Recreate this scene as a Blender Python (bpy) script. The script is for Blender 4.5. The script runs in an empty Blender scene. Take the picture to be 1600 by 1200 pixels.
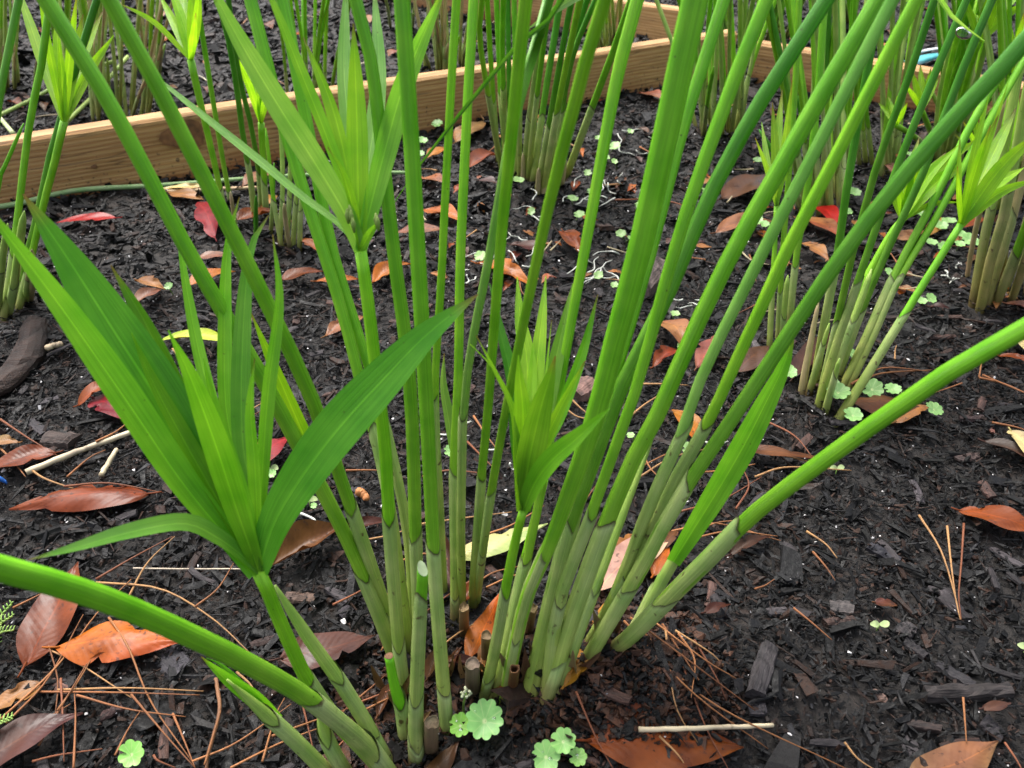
import bpy, math, random
import numpy as np
from mathutils import Vector, Quaternion

# ------------------------------------------------------------------ camera, sky, sun, exposure
CAM_H, PITCH, FOC = 0.42, math.radians(35.0), 1250.0      # metres, radians, focal length in 1600-px pixels
sc = bpy.context.scene
cam_d = bpy.data.cameras.new('camera'); cam = bpy.data.objects.new('camera', cam_d)
sc.collection.objects.link(cam); sc.camera = cam
cam.location = (0, 0, CAM_H); cam.rotation_euler = (math.pi/2 - PITCH, 0, 0)
cam_d.sensor_width = 36; cam_d.lens = 36*FOC/1600; cam_d.clip_start = 0.01; cam_d.clip_end = 500
cam_d.dof.use_dof = True; cam_d.dof.focus_distance = 0.56; cam_d.dof.aperture_fstop = 17

SUN_EL, SUN_AZ = math.radians(62), math.radians(-35)      # azimuth: clockwise from +Y
world = bpy.data.worlds.new('World'); sc.world = world; world.use_nodes = True
wn = world.node_tree.nodes; wl = world.node_tree.links
sky = wn.new('ShaderNodeTexSky'); sky.sky_type = 'NISHITA'; sky.sun_disc = False
sky.sun_elevation = SUN_EL; sky.sun_rotation = SUN_AZ; sky.air_density = 1.0; sky.dust_density = 6.0; sky.ozone_density = 1.0
hs = wn.new('ShaderNodeHueSaturation'); hs.inputs['Saturation'].default_value = 0.45   # overcast: grey-white cloud instead of blue
wl.new(sky.outputs[0], hs.inputs['Color']); wl.new(hs.outputs[0], wn['Background'].inputs[0])
wn['Background'].inputs[1].default_value = 0.14
sun_d = bpy.data.lights.new('sun', 'SUN'); sun_d.energy = 1.3; sun_d.angle = math.radians(28); sun_d.color = (1, 0.96, 0.9)
sun = bpy.data.objects.new('sun', sun_d); sc.collection.objects.link(sun)
sdir = Vector((math.sin(SUN_AZ)*math.cos(SUN_EL), math.cos(SUN_AZ)*math.cos(SUN_EL), math.sin(SUN_EL)))
sun.rotation_euler = sdir.to_track_quat('Z', 'Y').to_euler(); sun.location = sdir*5
sc.view_settings.view_transform = 'Standard'; sc.view_settings.look = 'None'
sc.view_settings.exposure = 1.42; sc.view_settings.gamma = 1.0; sc.view_settings.use_curve_mapping = False
sc.cycles.use_denoising = True; sc.cycles.max_bounces = 8; sc.cycles.transparent_max_bounces = 8
sc.cycles.caustics_reflective = False; sc.cycles.caustics_refractive = False

random.seed(7); RNG = np.random.default_rng(11)
R, U = random.random, random.uniform

# ------------------------------------------------------------------ geometry helpers
CAM = np.array([0, 0, CAM_H])
FWD = np.array([0, math.cos(PITCH), -math.sin(PITCH)]); RGT = np.array([1., 0, 0]); UPV = np.array([0, math.sin(PITCH), math.cos(PITCH)])
def ray(x, y): return FWD + RGT*((x-800)/FOC) + UPV*((600-y)/FOC)
def at(x, y, d): return CAM + ray(x, y)*d
def depth(p): return float(np.dot(np.asarray(p)-CAM, FWD))
def plane_pt(x, y, z=0.0):
    r = ray(x, y); return CAM + r*((z-CAM_H)/r[2])

def _hash(ix, iy, s):
    n = np.sin(ix*127.1 + iy*311.7 + s*74.7)*43758.5453
    return n - np.floor(n)
def vnoise(x, y, s=0):
    ix, iy = np.floor(x), np.floor(y); fx, fy = x-ix, y-iy
    fx = fx*fx*(3-2*fx); fy = fy*fy*(3-2*fy)
    a, b = _hash(ix, iy, s), _hash(ix+1, iy, s); c, d = _hash(ix, iy+1, s), _hash(ix+1, iy+1, s)
    return (a+(b-a)*fx)*(1-fy) + (c+(d-c)*fx)*fy
MOUNDS = []                                                # (x, y, sigma, height)
for px, py, sg, hh in [(992, 1070, .036, .031), (870, 1114, .028, .019), (620, 1090, .03, -.008), (780, 1000, .05, -.004), (880, 300, .07, .02), (1290, 630, .05, .014),
                       (30, 545, .03, .012), (1560, 470, .06, .015), (1120, 210, .1, .02), (420, 370, .08, .015)]:
    p = plane_pt(px, py); MOUNDS.append((p[0], p[1], sg, hh))
def H(x, y):
    x = np.asarray(x, float); y = np.asarray(y, float)
    h = (vnoise(x*4+9, y*4, 1)-.5)*.022 + (vnoise(x*13, y*13, 2)-.5)*.010 + (vnoise(x*40, y*40, 3)-.5)*.005
    h = h*np.clip(1.3-np.hypot(x, y-1)*.1, .15, 1)
    for mx, my, sg, hh in MOUNDS:
        h = h + hh*np.exp(-((x-mx)**2+(y-my)**2)/(2*sg*sg))
    return h
def P(px, py, dz=0.0):
    z = 0.0
    for _ in range(12):
        p = plane_pt(px, py, z); z = .5*z + .5*(float(H(p[0], p[1]))+dz)
    p = plane_pt(px, py, z); return p

col = sc.collection
def mk(name, verts, faces, mat, parent=None, uv=None, cols=None, smooth=True, origin=None):
    """one mesh object; verts in world metres; origin or the parent's world base is subtracted"""
    v = np.asarray(verts, float)
    base = np.zeros(3)
    if parent is not None: base = np.array(parent.get('_b', (0, 0, 0)), float)
    elif origin is not None: base = np.asarray(origin, float)
    me = bpy.data.meshes.new(name)
    me.from_pydata((v-base).tolist(), [], faces)
    if uv is not None:
        l = me.uv_layers.new(name='UVMap'); idx = np.empty(len(me.loops), np.int32); me.loops.foreach_get('vertex_index', idx)
        l.data.foreach_set('uv', np.asarray(uv, np.float32)[idx].ravel())
    if cols is not None:
        a = me.color_attributes.new('Col', 'FLOAT_COLOR', 'POINT')
        c = np.ones((len(v), 4), np.float32); c[:, :3] = cols; a.data.foreach_set('color', c.ravel())
    me.polygons.foreach_set('use_smooth', np.full(len(me.polygons), smooth, bool))
    me.materials.append(mat); me.update()
    o = bpy.data.objects.new(name, me); col.objects.link(o)
    if parent is not None: o.parent = parent; o['_b'] = tuple(float(c) for c in base)
    elif origin is not None: o.location = base
    return o
def tag(o, label=None, cat=None, group=None, kind=None):
    if label: o['label'] = label
    if cat: o['category'] = cat
    if group: o['group'] = group
    if kind: o['kind'] = kind
    return o
def thing(name, label, cat, loc, group=None):
    o = bpy.data.objects.new(name, None); col.objects.link(o); o.location = loc; o.empty_display_size = .02
    o['_b'] = tuple(float(c) for c in loc); return tag(o, label, cat, group)

def spline(pts, n):
    """Catmull-Rom through pts (any columns), n samples evenly by index length"""
    p = np.asarray(pts, float)
    if len(p) == 2: t = np.linspace(0, 1, n)[:, None]; return p[0]*(1-t)+p[1]*t
    q = np.vstack([2*p[0]-p[1], p, 2*p[-1]-p[-2]])
    seg = np.linalg.norm(np.diff(p[:, :2] if p.shape[1] > 3 else p, axis=0), axis=1); cum = np.concatenate([[0], np.cumsum(seg)])
    out = []
    for s in np.linspace(0, cum[-1], n):
        i = min(max(int(np.searchsorted(cum, s, side='right')-1), 0), len(p)-2); t = (s-cum[i])/max(seg[i], 1e-9)
        a, b, c, d = q[i], q[i+1], q[i+2], q[i+3]
        out.append(.5*((2*b)+(-a+c)*t+(2*a-5*b+4*c-d)*t*t+(-a+3*b-3*c+d)*t**3))
    return np.array(out)
def frames(path):
    t = np.gradient(path, axis=0); t /= np.linalg.norm(t, axis=1)[:, None]+1e-12
    toc = CAM+np.array([0, 0, .05])-path
    n1 = toc-(toc*t).sum(1)[:, None]*t; n1 /= np.linalg.norm(n1, axis=1)[:, None]+1e-12
    return t, n1, np.cross(t, n1)
def tube(path, rad, sides=8, tri=0.0, off=None, cap=True, colf=None, twist=0.0):
    """verts, faces, uv, cols. off: (rings x sides) axial offsets"""
    path = np.asarray(path); n = len(path); t, n1, n2 = frames(path)
    ph = np.arange(sides)*2*math.pi/sides
    rr = np.asarray(rad)[:, None]*(1+tri*np.cos(3*(ph+twist)))[None, :]
    V = path[:, None, :] + rr[..., None]*(np.cos(ph)[None, :, None]*n1[:, None, :]+np.sin(ph)[None, :, None]*n2[:, None, :])
    if off is not None: V = V + off[..., None]*t[:, None, :]
    V = V.reshape(-1, 3); F = []
    for i in range(n-1):
        for j in range(sides):
            k = (j+1) % sides; F.append((i*sides+j, i*sides+k, (i+1)*sides+k, (i+1)*sides+j))
    if cap: F.append(tuple(range(sides-1, -1, -1))); F.append(tuple((n-1)*sides+j for j in range(sides)))
    L = np.concatenate([[0], np.cumsum(np.linalg.norm(np.diff(path, axis=0), axis=1))])
    uv = np.stack([np.tile(np.arange(sides)/sides, n), np.repeat(L, sides)], 1)
    C = None
    if colf is not None: C = np.repeat(np.array([colf(i/(n-1)) for i in range(n)]), sides, axis=0)
    return V, F, uv, C
def lerp(a, b, t): return np.asarray(a)*(1-t)+np.asarray(b)*t
def sstep(a, b, x):
    t = min(max((x-a)/(b-a), 0), 1); return t*t*(3-2*t)

# ------------------------------------------------------------------ materials
def new_mat(name):
    m = bpy.data.materials.new(name); m.use_nodes = True
    nt = m.node_tree; N = nt.nodes; Lk = nt.links
    b = N['Principled BSDF']
    return m, N, Lk, b
def nd(N, typ, **kw):
    n = N.new(typ)
    for k, v in kw.items():
        if k in n.inputs: n.inputs[k].default_value = v
        else: setattr(n, k, v)
    return n
def mixc(N, Lk, a, b, fac, mode='MIX'):
    m = N.new('ShaderNodeMix'); m.data_type = 'RGBA'; m.blend_type = mode
    for s, v in ((6, a), (7, b), (0, fac)):
        if hasattr(v, 'is_output'): Lk.new(v, m.inputs[s])
        else: m.inputs[s].default_value = v
    return m.outputs[2]
def ramp(N, Lk, src, stops):
    r = N.new('ShaderNodeValToRGB'); e = r.color_ramp.elements
    while len(e) < len(stops): e.new(.5)
    for i, (p, c) in enumerate(stops): e[i].position = p; e[i].color = c if len(c) == 4 else (*c, 1)
    Lk.new(src, r.inputs[0]); return r.outputs[0]
def attr_col(N): 
    a = N.new('ShaderNodeAttribute'); a.attribute_name = 'Col'; return a.outputs['Color']
def uv_scaled(N, Lk, s):
    u = N.new('ShaderNodeUVMap'); mp = N.new('ShaderNodeMapping'); mp.inputs['Scale'].default_value = s
    Lk.new(u.outputs[0], mp.inputs[0]); return mp.outputs[0]
def bump(N, Lk, b, src, strength, dist):
    bp = N.new('ShaderNodeBump'); bp.inputs['Strength'].default_value = strength; bp.inputs['Distance'].default_value = dist
    Lk.new(src, bp.inputs['Height']); Lk.new(bp.outputs[0], b.inputs['Normal']); return bp

def mat_green(name, trans, rough, ribs, rib_bump, midrib=False, spots=0.0, specks=0.0):
    m, N, Lk, b = new_mat(name); c = attr_col(N)
    n1 = nd(N, 'ShaderNodeTexNoise', Scale=1.0, Detail=3.0); Lk.new(uv_scaled(N, Lk, (ribs, 14, 1)), n1.inputs['Vector'])
    n2 = nd(N, 'ShaderNodeTexNoise', Scale=60.0, Detail=2.0); tc = N.new('ShaderNodeTexCoord'); Lk.new(tc.outputs['Object'], n2.inputs['Vector'])
    f1 = ramp(N, Lk, n1.outputs[0], [(.3, (.72, .76, .70)), (.7, (1.22, 1.18, 1.15))])
    f2 = ramp(N, Lk, n2.outputs[0], [(.28, (.76, .86, .7)), (.72, (1.26, 1.10, 1.25))])
    c = mixc(N, Lk, c, f1, 1.0, 'MULTIPLY'); c = mixc(N, Lk, c, f2, 1.0, 'MULTIPLY')
    if midrib:
        sx = N.new('ShaderNodeSeparateXYZ'); u = N.new('ShaderNodeUVMap'); Lk.new(u.outputs[0], sx.inputs[0])
        r = ramp(N, Lk, sx.outputs[0], [(.455, (0, 0, 0)), (.495, (1, 1, 1)), (.505, (1, 1, 1)), (.545, (0, 0, 0))])
        c = mixc(N, Lk, c, mixc(N, Lk, c, (1.7, 1.5, 1.6, 1), 1.0, 'MULTIPLY'), r)
    if spots > 0:
        n3 = nd(N, 'ShaderNodeTexNoise', Scale=170.0, Detail=3.0); Lk.new(tc.outputs['Object'], n3.inputs['Vector'])
        r = ramp(N, Lk, n3.outputs[0], [(.66, (0, 0, 0)), (.74, (1, 1, 1))])
        s = N.new('ShaderNodeMath'); s.operation = 'MULTIPLY'; s.inputs[1].default_value = spots; Lk.new(r, s.inputs[0])
        c = mixc(N, Lk, c, (.07, .04, .015, 1), s.outputs[0])
    if specks > 0:
        vo = nd(N, 'ShaderNodeTexVoronoi', Scale=150.0); Lk.new(tc.outputs['Object'], vo.inputs['Vector'])
        r = ramp(N, Lk, vo.outputs['Distance'], [(.05, (1, 1, 1)), (.085, (0, 0, 0))]); n4 = nd(N, 'ShaderNodeTexNoise', Scale=33.0); Lk.new(tc.outputs['Object'], n4.inputs['Vector'])
        g = ramp(N, Lk, n4.outputs[0], [(.52, (0, 0, 0)), (.6, (1, 1, 1))]); s = N.new('ShaderNodeMath'); s.operation = 'MULTIPLY'; Lk.new(r, s.inputs[0]); Lk.new(g, s.inputs[1])
        s2 = N.new('ShaderNodeMath'); s2.operation = 'MULTIPLY'; s2.inputs[1].default_value = specks; Lk.new(s.outputs[0], s2.inputs[0]); c = mixc(N, Lk, c, (.05, .045, .015, 1), s2.outputs[0])
    Lk.new(c, b.inputs['Base Color']); b.inputs['Roughness'].default_value = rough; b.inputs['Specular IOR Level'].default_value = .32
    nr = ramp(N, Lk, n2.outputs[0], [(.3, (rough-.08,)*3), (.7, (rough+.16,)*3)]); Lk.new(nr, b.inputs['Roughness'])
    bump(N, Lk, b, n1.outputs[0], rib_bump, .0006)
    if trans > 0:
        tr = N.new('ShaderNodeBsdfTranslucent'); Lk.new(mixc(N, Lk, c, (1.45, 1.45, .6, 1), 1.0, 'MULTIPLY'), tr.inputs['Color'])
        ms = N.new('ShaderNodeMixShader'); ms.inputs[0].default_value = trans
        Lk.new(b.outputs[0], ms.inputs[1]); Lk.new(tr.outputs[0], ms.inputs[2]); Lk.new(ms.outputs[0], N['Material Output'].inputs[0])
    return m
M_STEM = mat_green('stem_skin', 0.0, .36, 34, .5, specks=.8)
M_SHEATH = mat_green('sheath_skin', 0.0, .5, 42, .7, spots=.9)
M_BRACT = mat_green('bract_blade', .48, .36, 40, .55, midrib=True, specks=.5)

def mat_dry(name, rough=.45, trans=.12, blot=.75):
    """fallen leaves, straw: colour from Col, blotches, midrib"""
    m, N, Lk, b = new_mat(name); c = attr_col(N)
    tc = N.new('ShaderNodeTexCoord'); oi = N.new('ShaderNodeObjectInfo')
    ad = N.new('ShaderNodeVectorMath'); ad.operation = 'ADD'; Lk.new(tc.outputs['Object'], ad.inputs[0])
    sc_ = N.new('ShaderNodeMath'); sc_.operation = 'MULTIPLY'; sc_.inputs[1].default_value = 37; Lk.new(oi.outputs['Random'], sc_.inputs[0]); Lk.new(sc_.outputs[0], ad.inputs[1])
    n1 = nd(N, 'ShaderNodeTexNoise', Scale=45.0, Detail=5.0, Roughness=.6); Lk.new(ad.outputs[0], n1.inputs['Vector'])
    n2 = nd(N, 'ShaderNodeTexNoise', Scale=230.0, Detail=3.0); Lk.new(ad.outputs[0], n2.inputs['Vector'])
    c = mixc(N, Lk, c, ramp(N, Lk, n1.outputs[0], [(.3, (.5, .42, .45)), (.5, (1, 1, 1)), (.72, (1.35, 1.3, 1.1))]), blot, 'MULTIPLY')
    sp = ramp(N, Lk, n2.outputs[0], [(.63, (0, 0, 0)), (.70, (1, 1, 1))])
    s = N.new('ShaderNodeMath'); s.operation = 'MULTIPLY'; s.inputs[1].default_value = .7*blot; Lk.new(sp, s.inputs[0])
    c = mixc(N, Lk, c, (.03, .015, .012, 1), s.outputs[0])
    sx = N.new('ShaderNodeSeparateXYZ'); u = N.new('ShaderNodeUVMap'); Lk.new(u.outputs[0], sx.inputs[0])
    r = ramp(N, Lk, sx.outputs[0], [(.47, (0, 0, 0)), (.495, (1, 1, 1)), (.505, (1, 1, 1)), (.53, (0, 0, 0))])
    c = mixc(N, Lk, c, mixc(N, Lk, c, (1.5, 1.35, 1.1, 1), 1.0, 'MULTIPLY'), r)
    # side veins: stripes slanting off the midrib
    ab = N.new('ShaderNodeMath'); ab.operation = 'SUBTRACT'; ab.inputs[1].default_value = .5; Lk.new(sx.outputs[0], ab.inputs[0])
    ab2 = N.new('ShaderNodeMath'); ab2.operation = 'ABSOLUTE'; Lk.new(ab.outputs[0], ab2.inputs[0])
    sl = N.new('ShaderNodeMath'); sl.operation = 'MULTIPLY_ADD'; sl.inputs[1].default_value = -.35; Lk.new(ab2.outputs[0], sl.inputs[0]); Lk.new(sx.outputs[1], sl.inputs[2])
    fr = N.new('ShaderNodeMath'); fr.operation = 'PINGPONG'; fr.inputs[1].default_value = .035; Lk.new(sl.outputs[0], fr.inputs[0])
    hm = N.new('ShaderNodeMath'); hm.operation = 'MULTIPLY'; hm.inputs[1].default_value = 20; Lk.new(fr.outputs[0], hm.inputs[0])
    hx = N.new('ShaderNodeMath'); hx.operation = 'MULTIPLY_ADD'; hx.inputs[1].default_value = 3.0; Lk.new(n1.outputs[0], hx.inputs[0]); Lk.new(hm.outputs[0], hx.inputs[2])
    Lk.new(c, b.inputs['Base Color']); b.inputs['Specular IOR Level'].default_value = .2
    rr = ramp(N, Lk, n1.outputs[0], [(.3, (rough-.12,)*3), (.7, (rough+.15,)*3)]); Lk.new(rr, b.inputs['Roughness'])
    bump(N, Lk, b, hx.outputs[0], .16, .0006)
    tr = N.new('ShaderNodeBsdfTranslucent'); Lk.new(mixc(N, Lk, c, (1.5, 1.1, .7, 1), 1.0, 'MULTIPLY'), tr.inputs['Color'])
    ms = N.new('ShaderNodeMixShader'); ms.inputs[0].default_value = trans
    Lk.new(b.outputs[0], ms.inputs[1]); Lk.new(tr.outputs[0], ms.inputs[2]); Lk.new(ms.outputs[0], N['Material Output'].inputs[0])
    return m
M_LEAF = mat_dry('fallen_leaf', .36, .12, .95)
M_STRAW = mat_dry('straw', .6, .05, .5)

def mat_mulch():
    m, N, Lk, b = new_mat('mulch'); c = attr_col(N)
    tc = N.new('ShaderNodeTexCoord')
    n = nd(N, 'ShaderNodeTexNoise', Scale=260.0, Detail=5.0, Roughness=.65); Lk.new(tc.outputs['Object'], n.inputs['Vector'])
    n2 = nd(N, 'ShaderNodeTexNoise', Scale=1400.0, Detail=2.0); Lk.new(tc.outputs['Object'], n2.inputs['Vector'])
    c = mixc(N, Lk, c, ramp(N, Lk, n.outputs[0], [(.3, (.45, .45, .47)), (.7, (1.7, 1.62, 1.6))]), 1.0, 'MULTIPLY')
    Lk.new(c, b.inputs['Base Color']); b.inputs['Specular IOR Level'].default_value = .26
    Lk.new(ramp(N, Lk, n.outputs[0], [(.35, (.33,)*3), (.62, (.85,)*3)]), b.inputs['Roughness'])
    ad = N.new('ShaderNodeMath'); ad.operation = 'MULTIPLY_ADD'; ad.inputs[1].default_value = .4; Lk.new(n2.outputs[0], ad.inputs[0]); Lk.new(n.outputs[0], ad.inputs[2])
    bump(N, Lk, b, ad.outputs[0], .7, .0012); return m
M_MULCH = mat_mulch()

def mat_chip():
    """large chips: colour from Col, grain along the chip"""
    m, N, Lk, b = new_mat('bark_chip'); c = attr_col(N); tc = N.new('ShaderNodeTexCoord'); oi = N.new('ShaderNodeObjectInfo')
    mp = N.new('ShaderNodeMapping'); mp.inputs['Scale'].default_value = (60, 700, 700); Lk.new(tc.outputs['Object'], mp.inputs[0])
    n = nd(N, 'ShaderNodeTexNoise', Scale=1.0, Detail=5.0, Roughness=.6); Lk.new(mp.outputs[0], n.inputs['Vector'])
    c = mixc(N, Lk, c, oi.outputs['Color'], 1.0, 'MULTIPLY')
    c = mixc(N, Lk, c, ramp(N, Lk, n.outputs[0], [(.3, (.4, .4, .42)), (.7, (1.8, 1.7, 1.65))]), 1.0, 'MULTIPLY')
    Lk.new(c, b.inputs['Base Color']); b.inputs['Specular IOR Level'].default_value = .22; Lk.new(ramp(N, Lk, n.outputs[0], [(.35, (.42,)*3), (.65, (.8,)*3)]), b.inputs['Roughness'])
    bump(N, Lk, b, n.outputs[0], .9, .0015); return m
M_CHIP = mat_chip()

def mat_soil():
    m, N, Lk, b = new_mat('soil'); tc = N.new('ShaderNodeTexCoord')
    n = nd(N, 'ShaderNodeTexNoise', Scale=90.0, Detail=8.0, Roughness=.7); Lk.new(tc.outputs['Object'], n.inputs['Vector'])
    n2 = nd(N, 'ShaderNodeTexNoise', Scale=8.0, Detail=4.0); Lk.new(tc.outputs['Object'], n2.inputs['Vector'])
    c = ramp(N, Lk, n.outputs[0], [(.3, (.004, .0035, .0035)), (.55, (.012, .010, .009)), (.75, (.030, .022, .018))])
    c = mixc(N, Lk, c, ramp(N, Lk, n2.outputs[0], [(.4, (1, 1, 1)), (.7, (1.5, 1.25, 1.1))]), 1.0, 'MULTIPLY')
    Lk.new(c, b.inputs['Base Color']); b.inputs['Roughness'].default_value = .8
    bump(N, Lk, b, n.outputs[0], 1.0, .004); return m
M_SOIL = mat_soil()

def mat_wood():
    m, N, Lk, b = new_mat('pine_timber'); tc = N.new('ShaderNodeTexCoord')
    mp = N.new('ShaderNodeMapping'); mp.inputs['Scale'].default_value = (1.2, 14, 14); Lk.new(tc.outputs['Object'], mp.inputs[0])
    n = nd(N, 'ShaderNodeTexNoise', Scale=1.6, Detail=3.0, Distortion=.6); Lk.new(mp.outputs[0], n.inputs['Vector'])
    w = nd(N, 'ShaderNodeTexWave', Scale=3.4, Distortion=7.0, Detail=2.5); w.wave_type = 'BANDS'; w.bands_direction = 'Z'; w.inputs['Detail Scale'].default_value = .9; Lk.new(mp.outputs[0], w.inputs['Vector'])
    mp2 = N.new('ShaderNodeMapping'); mp2.inputs['Scale'].default_value = (30, 600, 600); Lk.new(tc.outputs['Object'], mp2.inputs[0])
    f = nd(N, 'ShaderNodeTexNoise', Scale=1.0, Detail=4.0); Lk.new(mp2.outputs[0], f.inputs['Vector'])
    c = ramp(N, Lk, w.outputs[0], [(0, (.42, .225, .085)), (.5, (.50, .295, .125)), (1, (.56, .35, .16))])
    c = mixc(N, Lk, c, ramp(N, Lk, n.outputs[0], [(.3, (.66, .60, .55)), (.7, (1.12, 1.1, 1.06))]), 1.0, 'MULTIPLY')
    c = mixc(N, Lk, c, ramp(N, Lk, f.outputs[0], [(.3, (.85, .83, .8)), (.7, (1.1, 1.1, 1.1))]), 1.0, 'MULTIPLY')
    # soil stain creeping up from the ground: a damp tide line with an uneven edge
    sx = N.new('ShaderNodeSeparateXYZ'); Lk.new(tc.outputs['Object'], sx.inputs[0])
    ns = nd(N, 'ShaderNodeTexNoise', Scale=9.0, Detail=4.0); Lk.new(tc.outputs['Object'], ns.inputs['Vector'])
    a = N.new('ShaderNodeMath'); a.operation = 'MULTIPLY_ADD'; a.inputs[1].default_value = -.05; Lk.new(ns.outputs[0], a.inputs[0]); Lk.new(sx.outputs[2], a.inputs[2])
    st = ramp(N, Lk, a.outputs[0], [(0, (1, 1, 1)), (.022, (0, 0, 0))])
    c = mixc(N, Lk, c, mixc(N, Lk, c, (.62, .42, .34, 1), 1.0, 'MULTIPLY'), st)
    mp3 = N.new('ShaderNodeMapping'); mp3.inputs['Scale'].default_value = (3, 60, 60); Lk.new(tc.outputs['Object'], mp3.inputs[0])
    cr = nd(N, 'ShaderNodeTexNoise', Scale=1.0, Detail=2.0); Lk.new(mp3.outputs[0], cr.inputs['Vector'])
    c = mixc(N, Lk, c, (.07, .035, .02, 1), ramp(N, Lk, cr.outputs[0], [(.487, (0, 0, 0)), (.5, (.6, .6, .6)), (.513, (0, 0, 0))]))
    spn = nd(N, 'ShaderNodeTexNoise', Scale=160.0, Detail=4.0); Lk.new(tc.outputs['Object'], spn.inputs['Vector'])
    a2 = N.new('ShaderNodeMath'); a2.operation = 'MULTIPLY_ADD'; a2.inputs[1].default_value = -2.2; Lk.new(sx.outputs[2], a2.inputs[0]); Lk.new(spn.outputs[0], a2.inputs[2])
    c = mixc(N, Lk, c, (.05, .032, .022, 1), ramp(N, Lk, a2.outputs[0], [(.50, (0, 0, 0)), (.58, (.8, .8, .8))]))
    Lk.new(c, b.inputs['Base Color']); b.inputs['Roughness'].default_value = .75
    bump(N, Lk, b, f.outputs[0], .6, .0015); return m
M_WOOD = mat_wood()

def mat_plain(name, color, rough=.5, spec=.5, noise=.25, scale=120.0, trans=0.0):
    m, N, Lk, b = new_mat(name); tc = N.new('ShaderNodeTexCoord')
    n = nd(N, 'ShaderNodeTexNoise', Scale=scale, Detail=4.0); Lk.new(tc.outputs['Object'], n.inputs['Vector'])
    c = mixc(N, Lk, (*color, 1), ramp(N, Lk, n.outputs[0], [(.3, (1-noise,)*3), (.7, (1+noise,)*3)]), 1.0, 'MULTIPLY')
    Lk.new(c, b.inputs['Base Color']); b.inputs['Roughness'].default_value = rough; b.inputs['Specular IOR Level'].default_value = spec
    bump(N, Lk, b, n.outputs[0], .3, .001)
    if trans:
        tr = N.new('ShaderNodeBsdfTranslucent'); Lk.new(c, tr.inputs['Color']); ms = N.new('ShaderNodeMixShader'); ms.inputs[0].default_value = trans
        Lk.new(b.outputs[0], ms.inputs[1]); Lk.new(tr.outputs[0], ms.inputs[2]); Lk.new(ms.outputs[0], N['Material Output'].inputs[0])
    return m
M_ROOT = mat_plain('pale_root', (.50, .51, .46), .5)
M_KNOT = mat_plain('wood_knot', (.17, .075, .03), .7, noise=.6, scale=70)
M_TEAL = mat_plain('teal_plastic', (.03, .30, .32), .35, noise=.08)
M_TAGW = mat_plain('white_plastic', (.65, .68, .70), .35, noise=.05)
M_BLUE = mat_plain('blue_plastic', (.02, .12, .45), .35, noise=.05)
M_PITH = mat_plain('cut_pith', (.44, .54, .30), .6)
def mat_penny():
    m, N, Lk, b = new_mat('pennywort_leaf'); c = attr_col(N)
    sx = N.new('ShaderNodeSeparateXYZ'); u = N.new('ShaderNodeUVMap'); Lk.new(u.outputs[0], sx.inputs[0])   # u angle, v radius
    pp = N.new('ShaderNodeMath'); pp.operation = 'PINGPONG'; pp.inputs[1].default_value = .5/9; Lk.new(sx.outputs[0], pp.inputs[0])
    v = ramp(N, Lk, pp.outputs[0], [(0, (1, 1, 1)), (.012, (0, 0, 0))])
    ce = ramp(N, Lk, sx.outputs[1], [(.06, (1, 1, 1)), (.16, (0, 0, 0))])
    ve = N.new('ShaderNodeMath'); ve.operation = 'MULTIPLY'; ve.inputs[1].default_value = .45; Lk.new(v, ve.inputs[0])
    mx = N.new('ShaderNodeMath'); mx.operation = 'MAXIMUM'; Lk.new(ve.outputs[0], mx.inputs[0]); Lk.new(ce, mx.inputs[1])
    tc = N.new('ShaderNodeTexCoord'); n = nd(N, 'ShaderNodeTexNoise', Scale=180.0, Detail=3.0); Lk.new(tc.outputs['Object'], n.inputs['Vector'])
    c = mixc(N, Lk, c, ramp(N, Lk, n.outputs[0], [(.3, (.8, .85, .8)), (.7, (1.15, 1.1, 1.15))]), 1.0, 'MULTIPLY')
    c = mixc(N, Lk, c, (.5, .62, .28, 1), mx.outputs[0])
    Lk.new(c, b.inputs['Base Color']); b.inputs['Roughness'].default_value = .42
    bump(N, Lk, b, n.outputs[0], .3, .0008)
    tr = N.new('ShaderNodeBsdfTranslucent'); Lk.new(c, tr.inputs['Color']); ms = N.new('ShaderNodeMixShader'); ms.inputs[0].default_value = .3
    Lk.new(b.outputs[0], ms.inputs[1]); Lk.new(tr.outputs[0], ms.inputs[2]); Lk.new(ms.outputs[0], N['Material Output'].inputs[0]); return m
M_PENNY = mat_penny()
m, N_, L_, b_ = new_mat('water'); g_ = N_.new('ShaderNodeBsdfGlossy'); g_.inputs['Roughness'].default_value = .03; t_ = N_.new('ShaderNodeBsdfTransparent')
t_.inputs[0].default_value = (.95, .97, .96, 1); f_ = N_.new('ShaderNodeFresnel'); f_.inputs[0].default_value = 1.5; x_ = N_.new('ShaderNodeMixShader')
L_.new(f_.outputs[0], x_.inputs[0]); L_.new(t_.outputs[0], x_.inputs[1]); L_.new(g_.outputs[0], x_.inputs[2]); L_.new(x_.outputs[0], N_['Material Output'].inputs[0]); M_WATER = m

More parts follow.
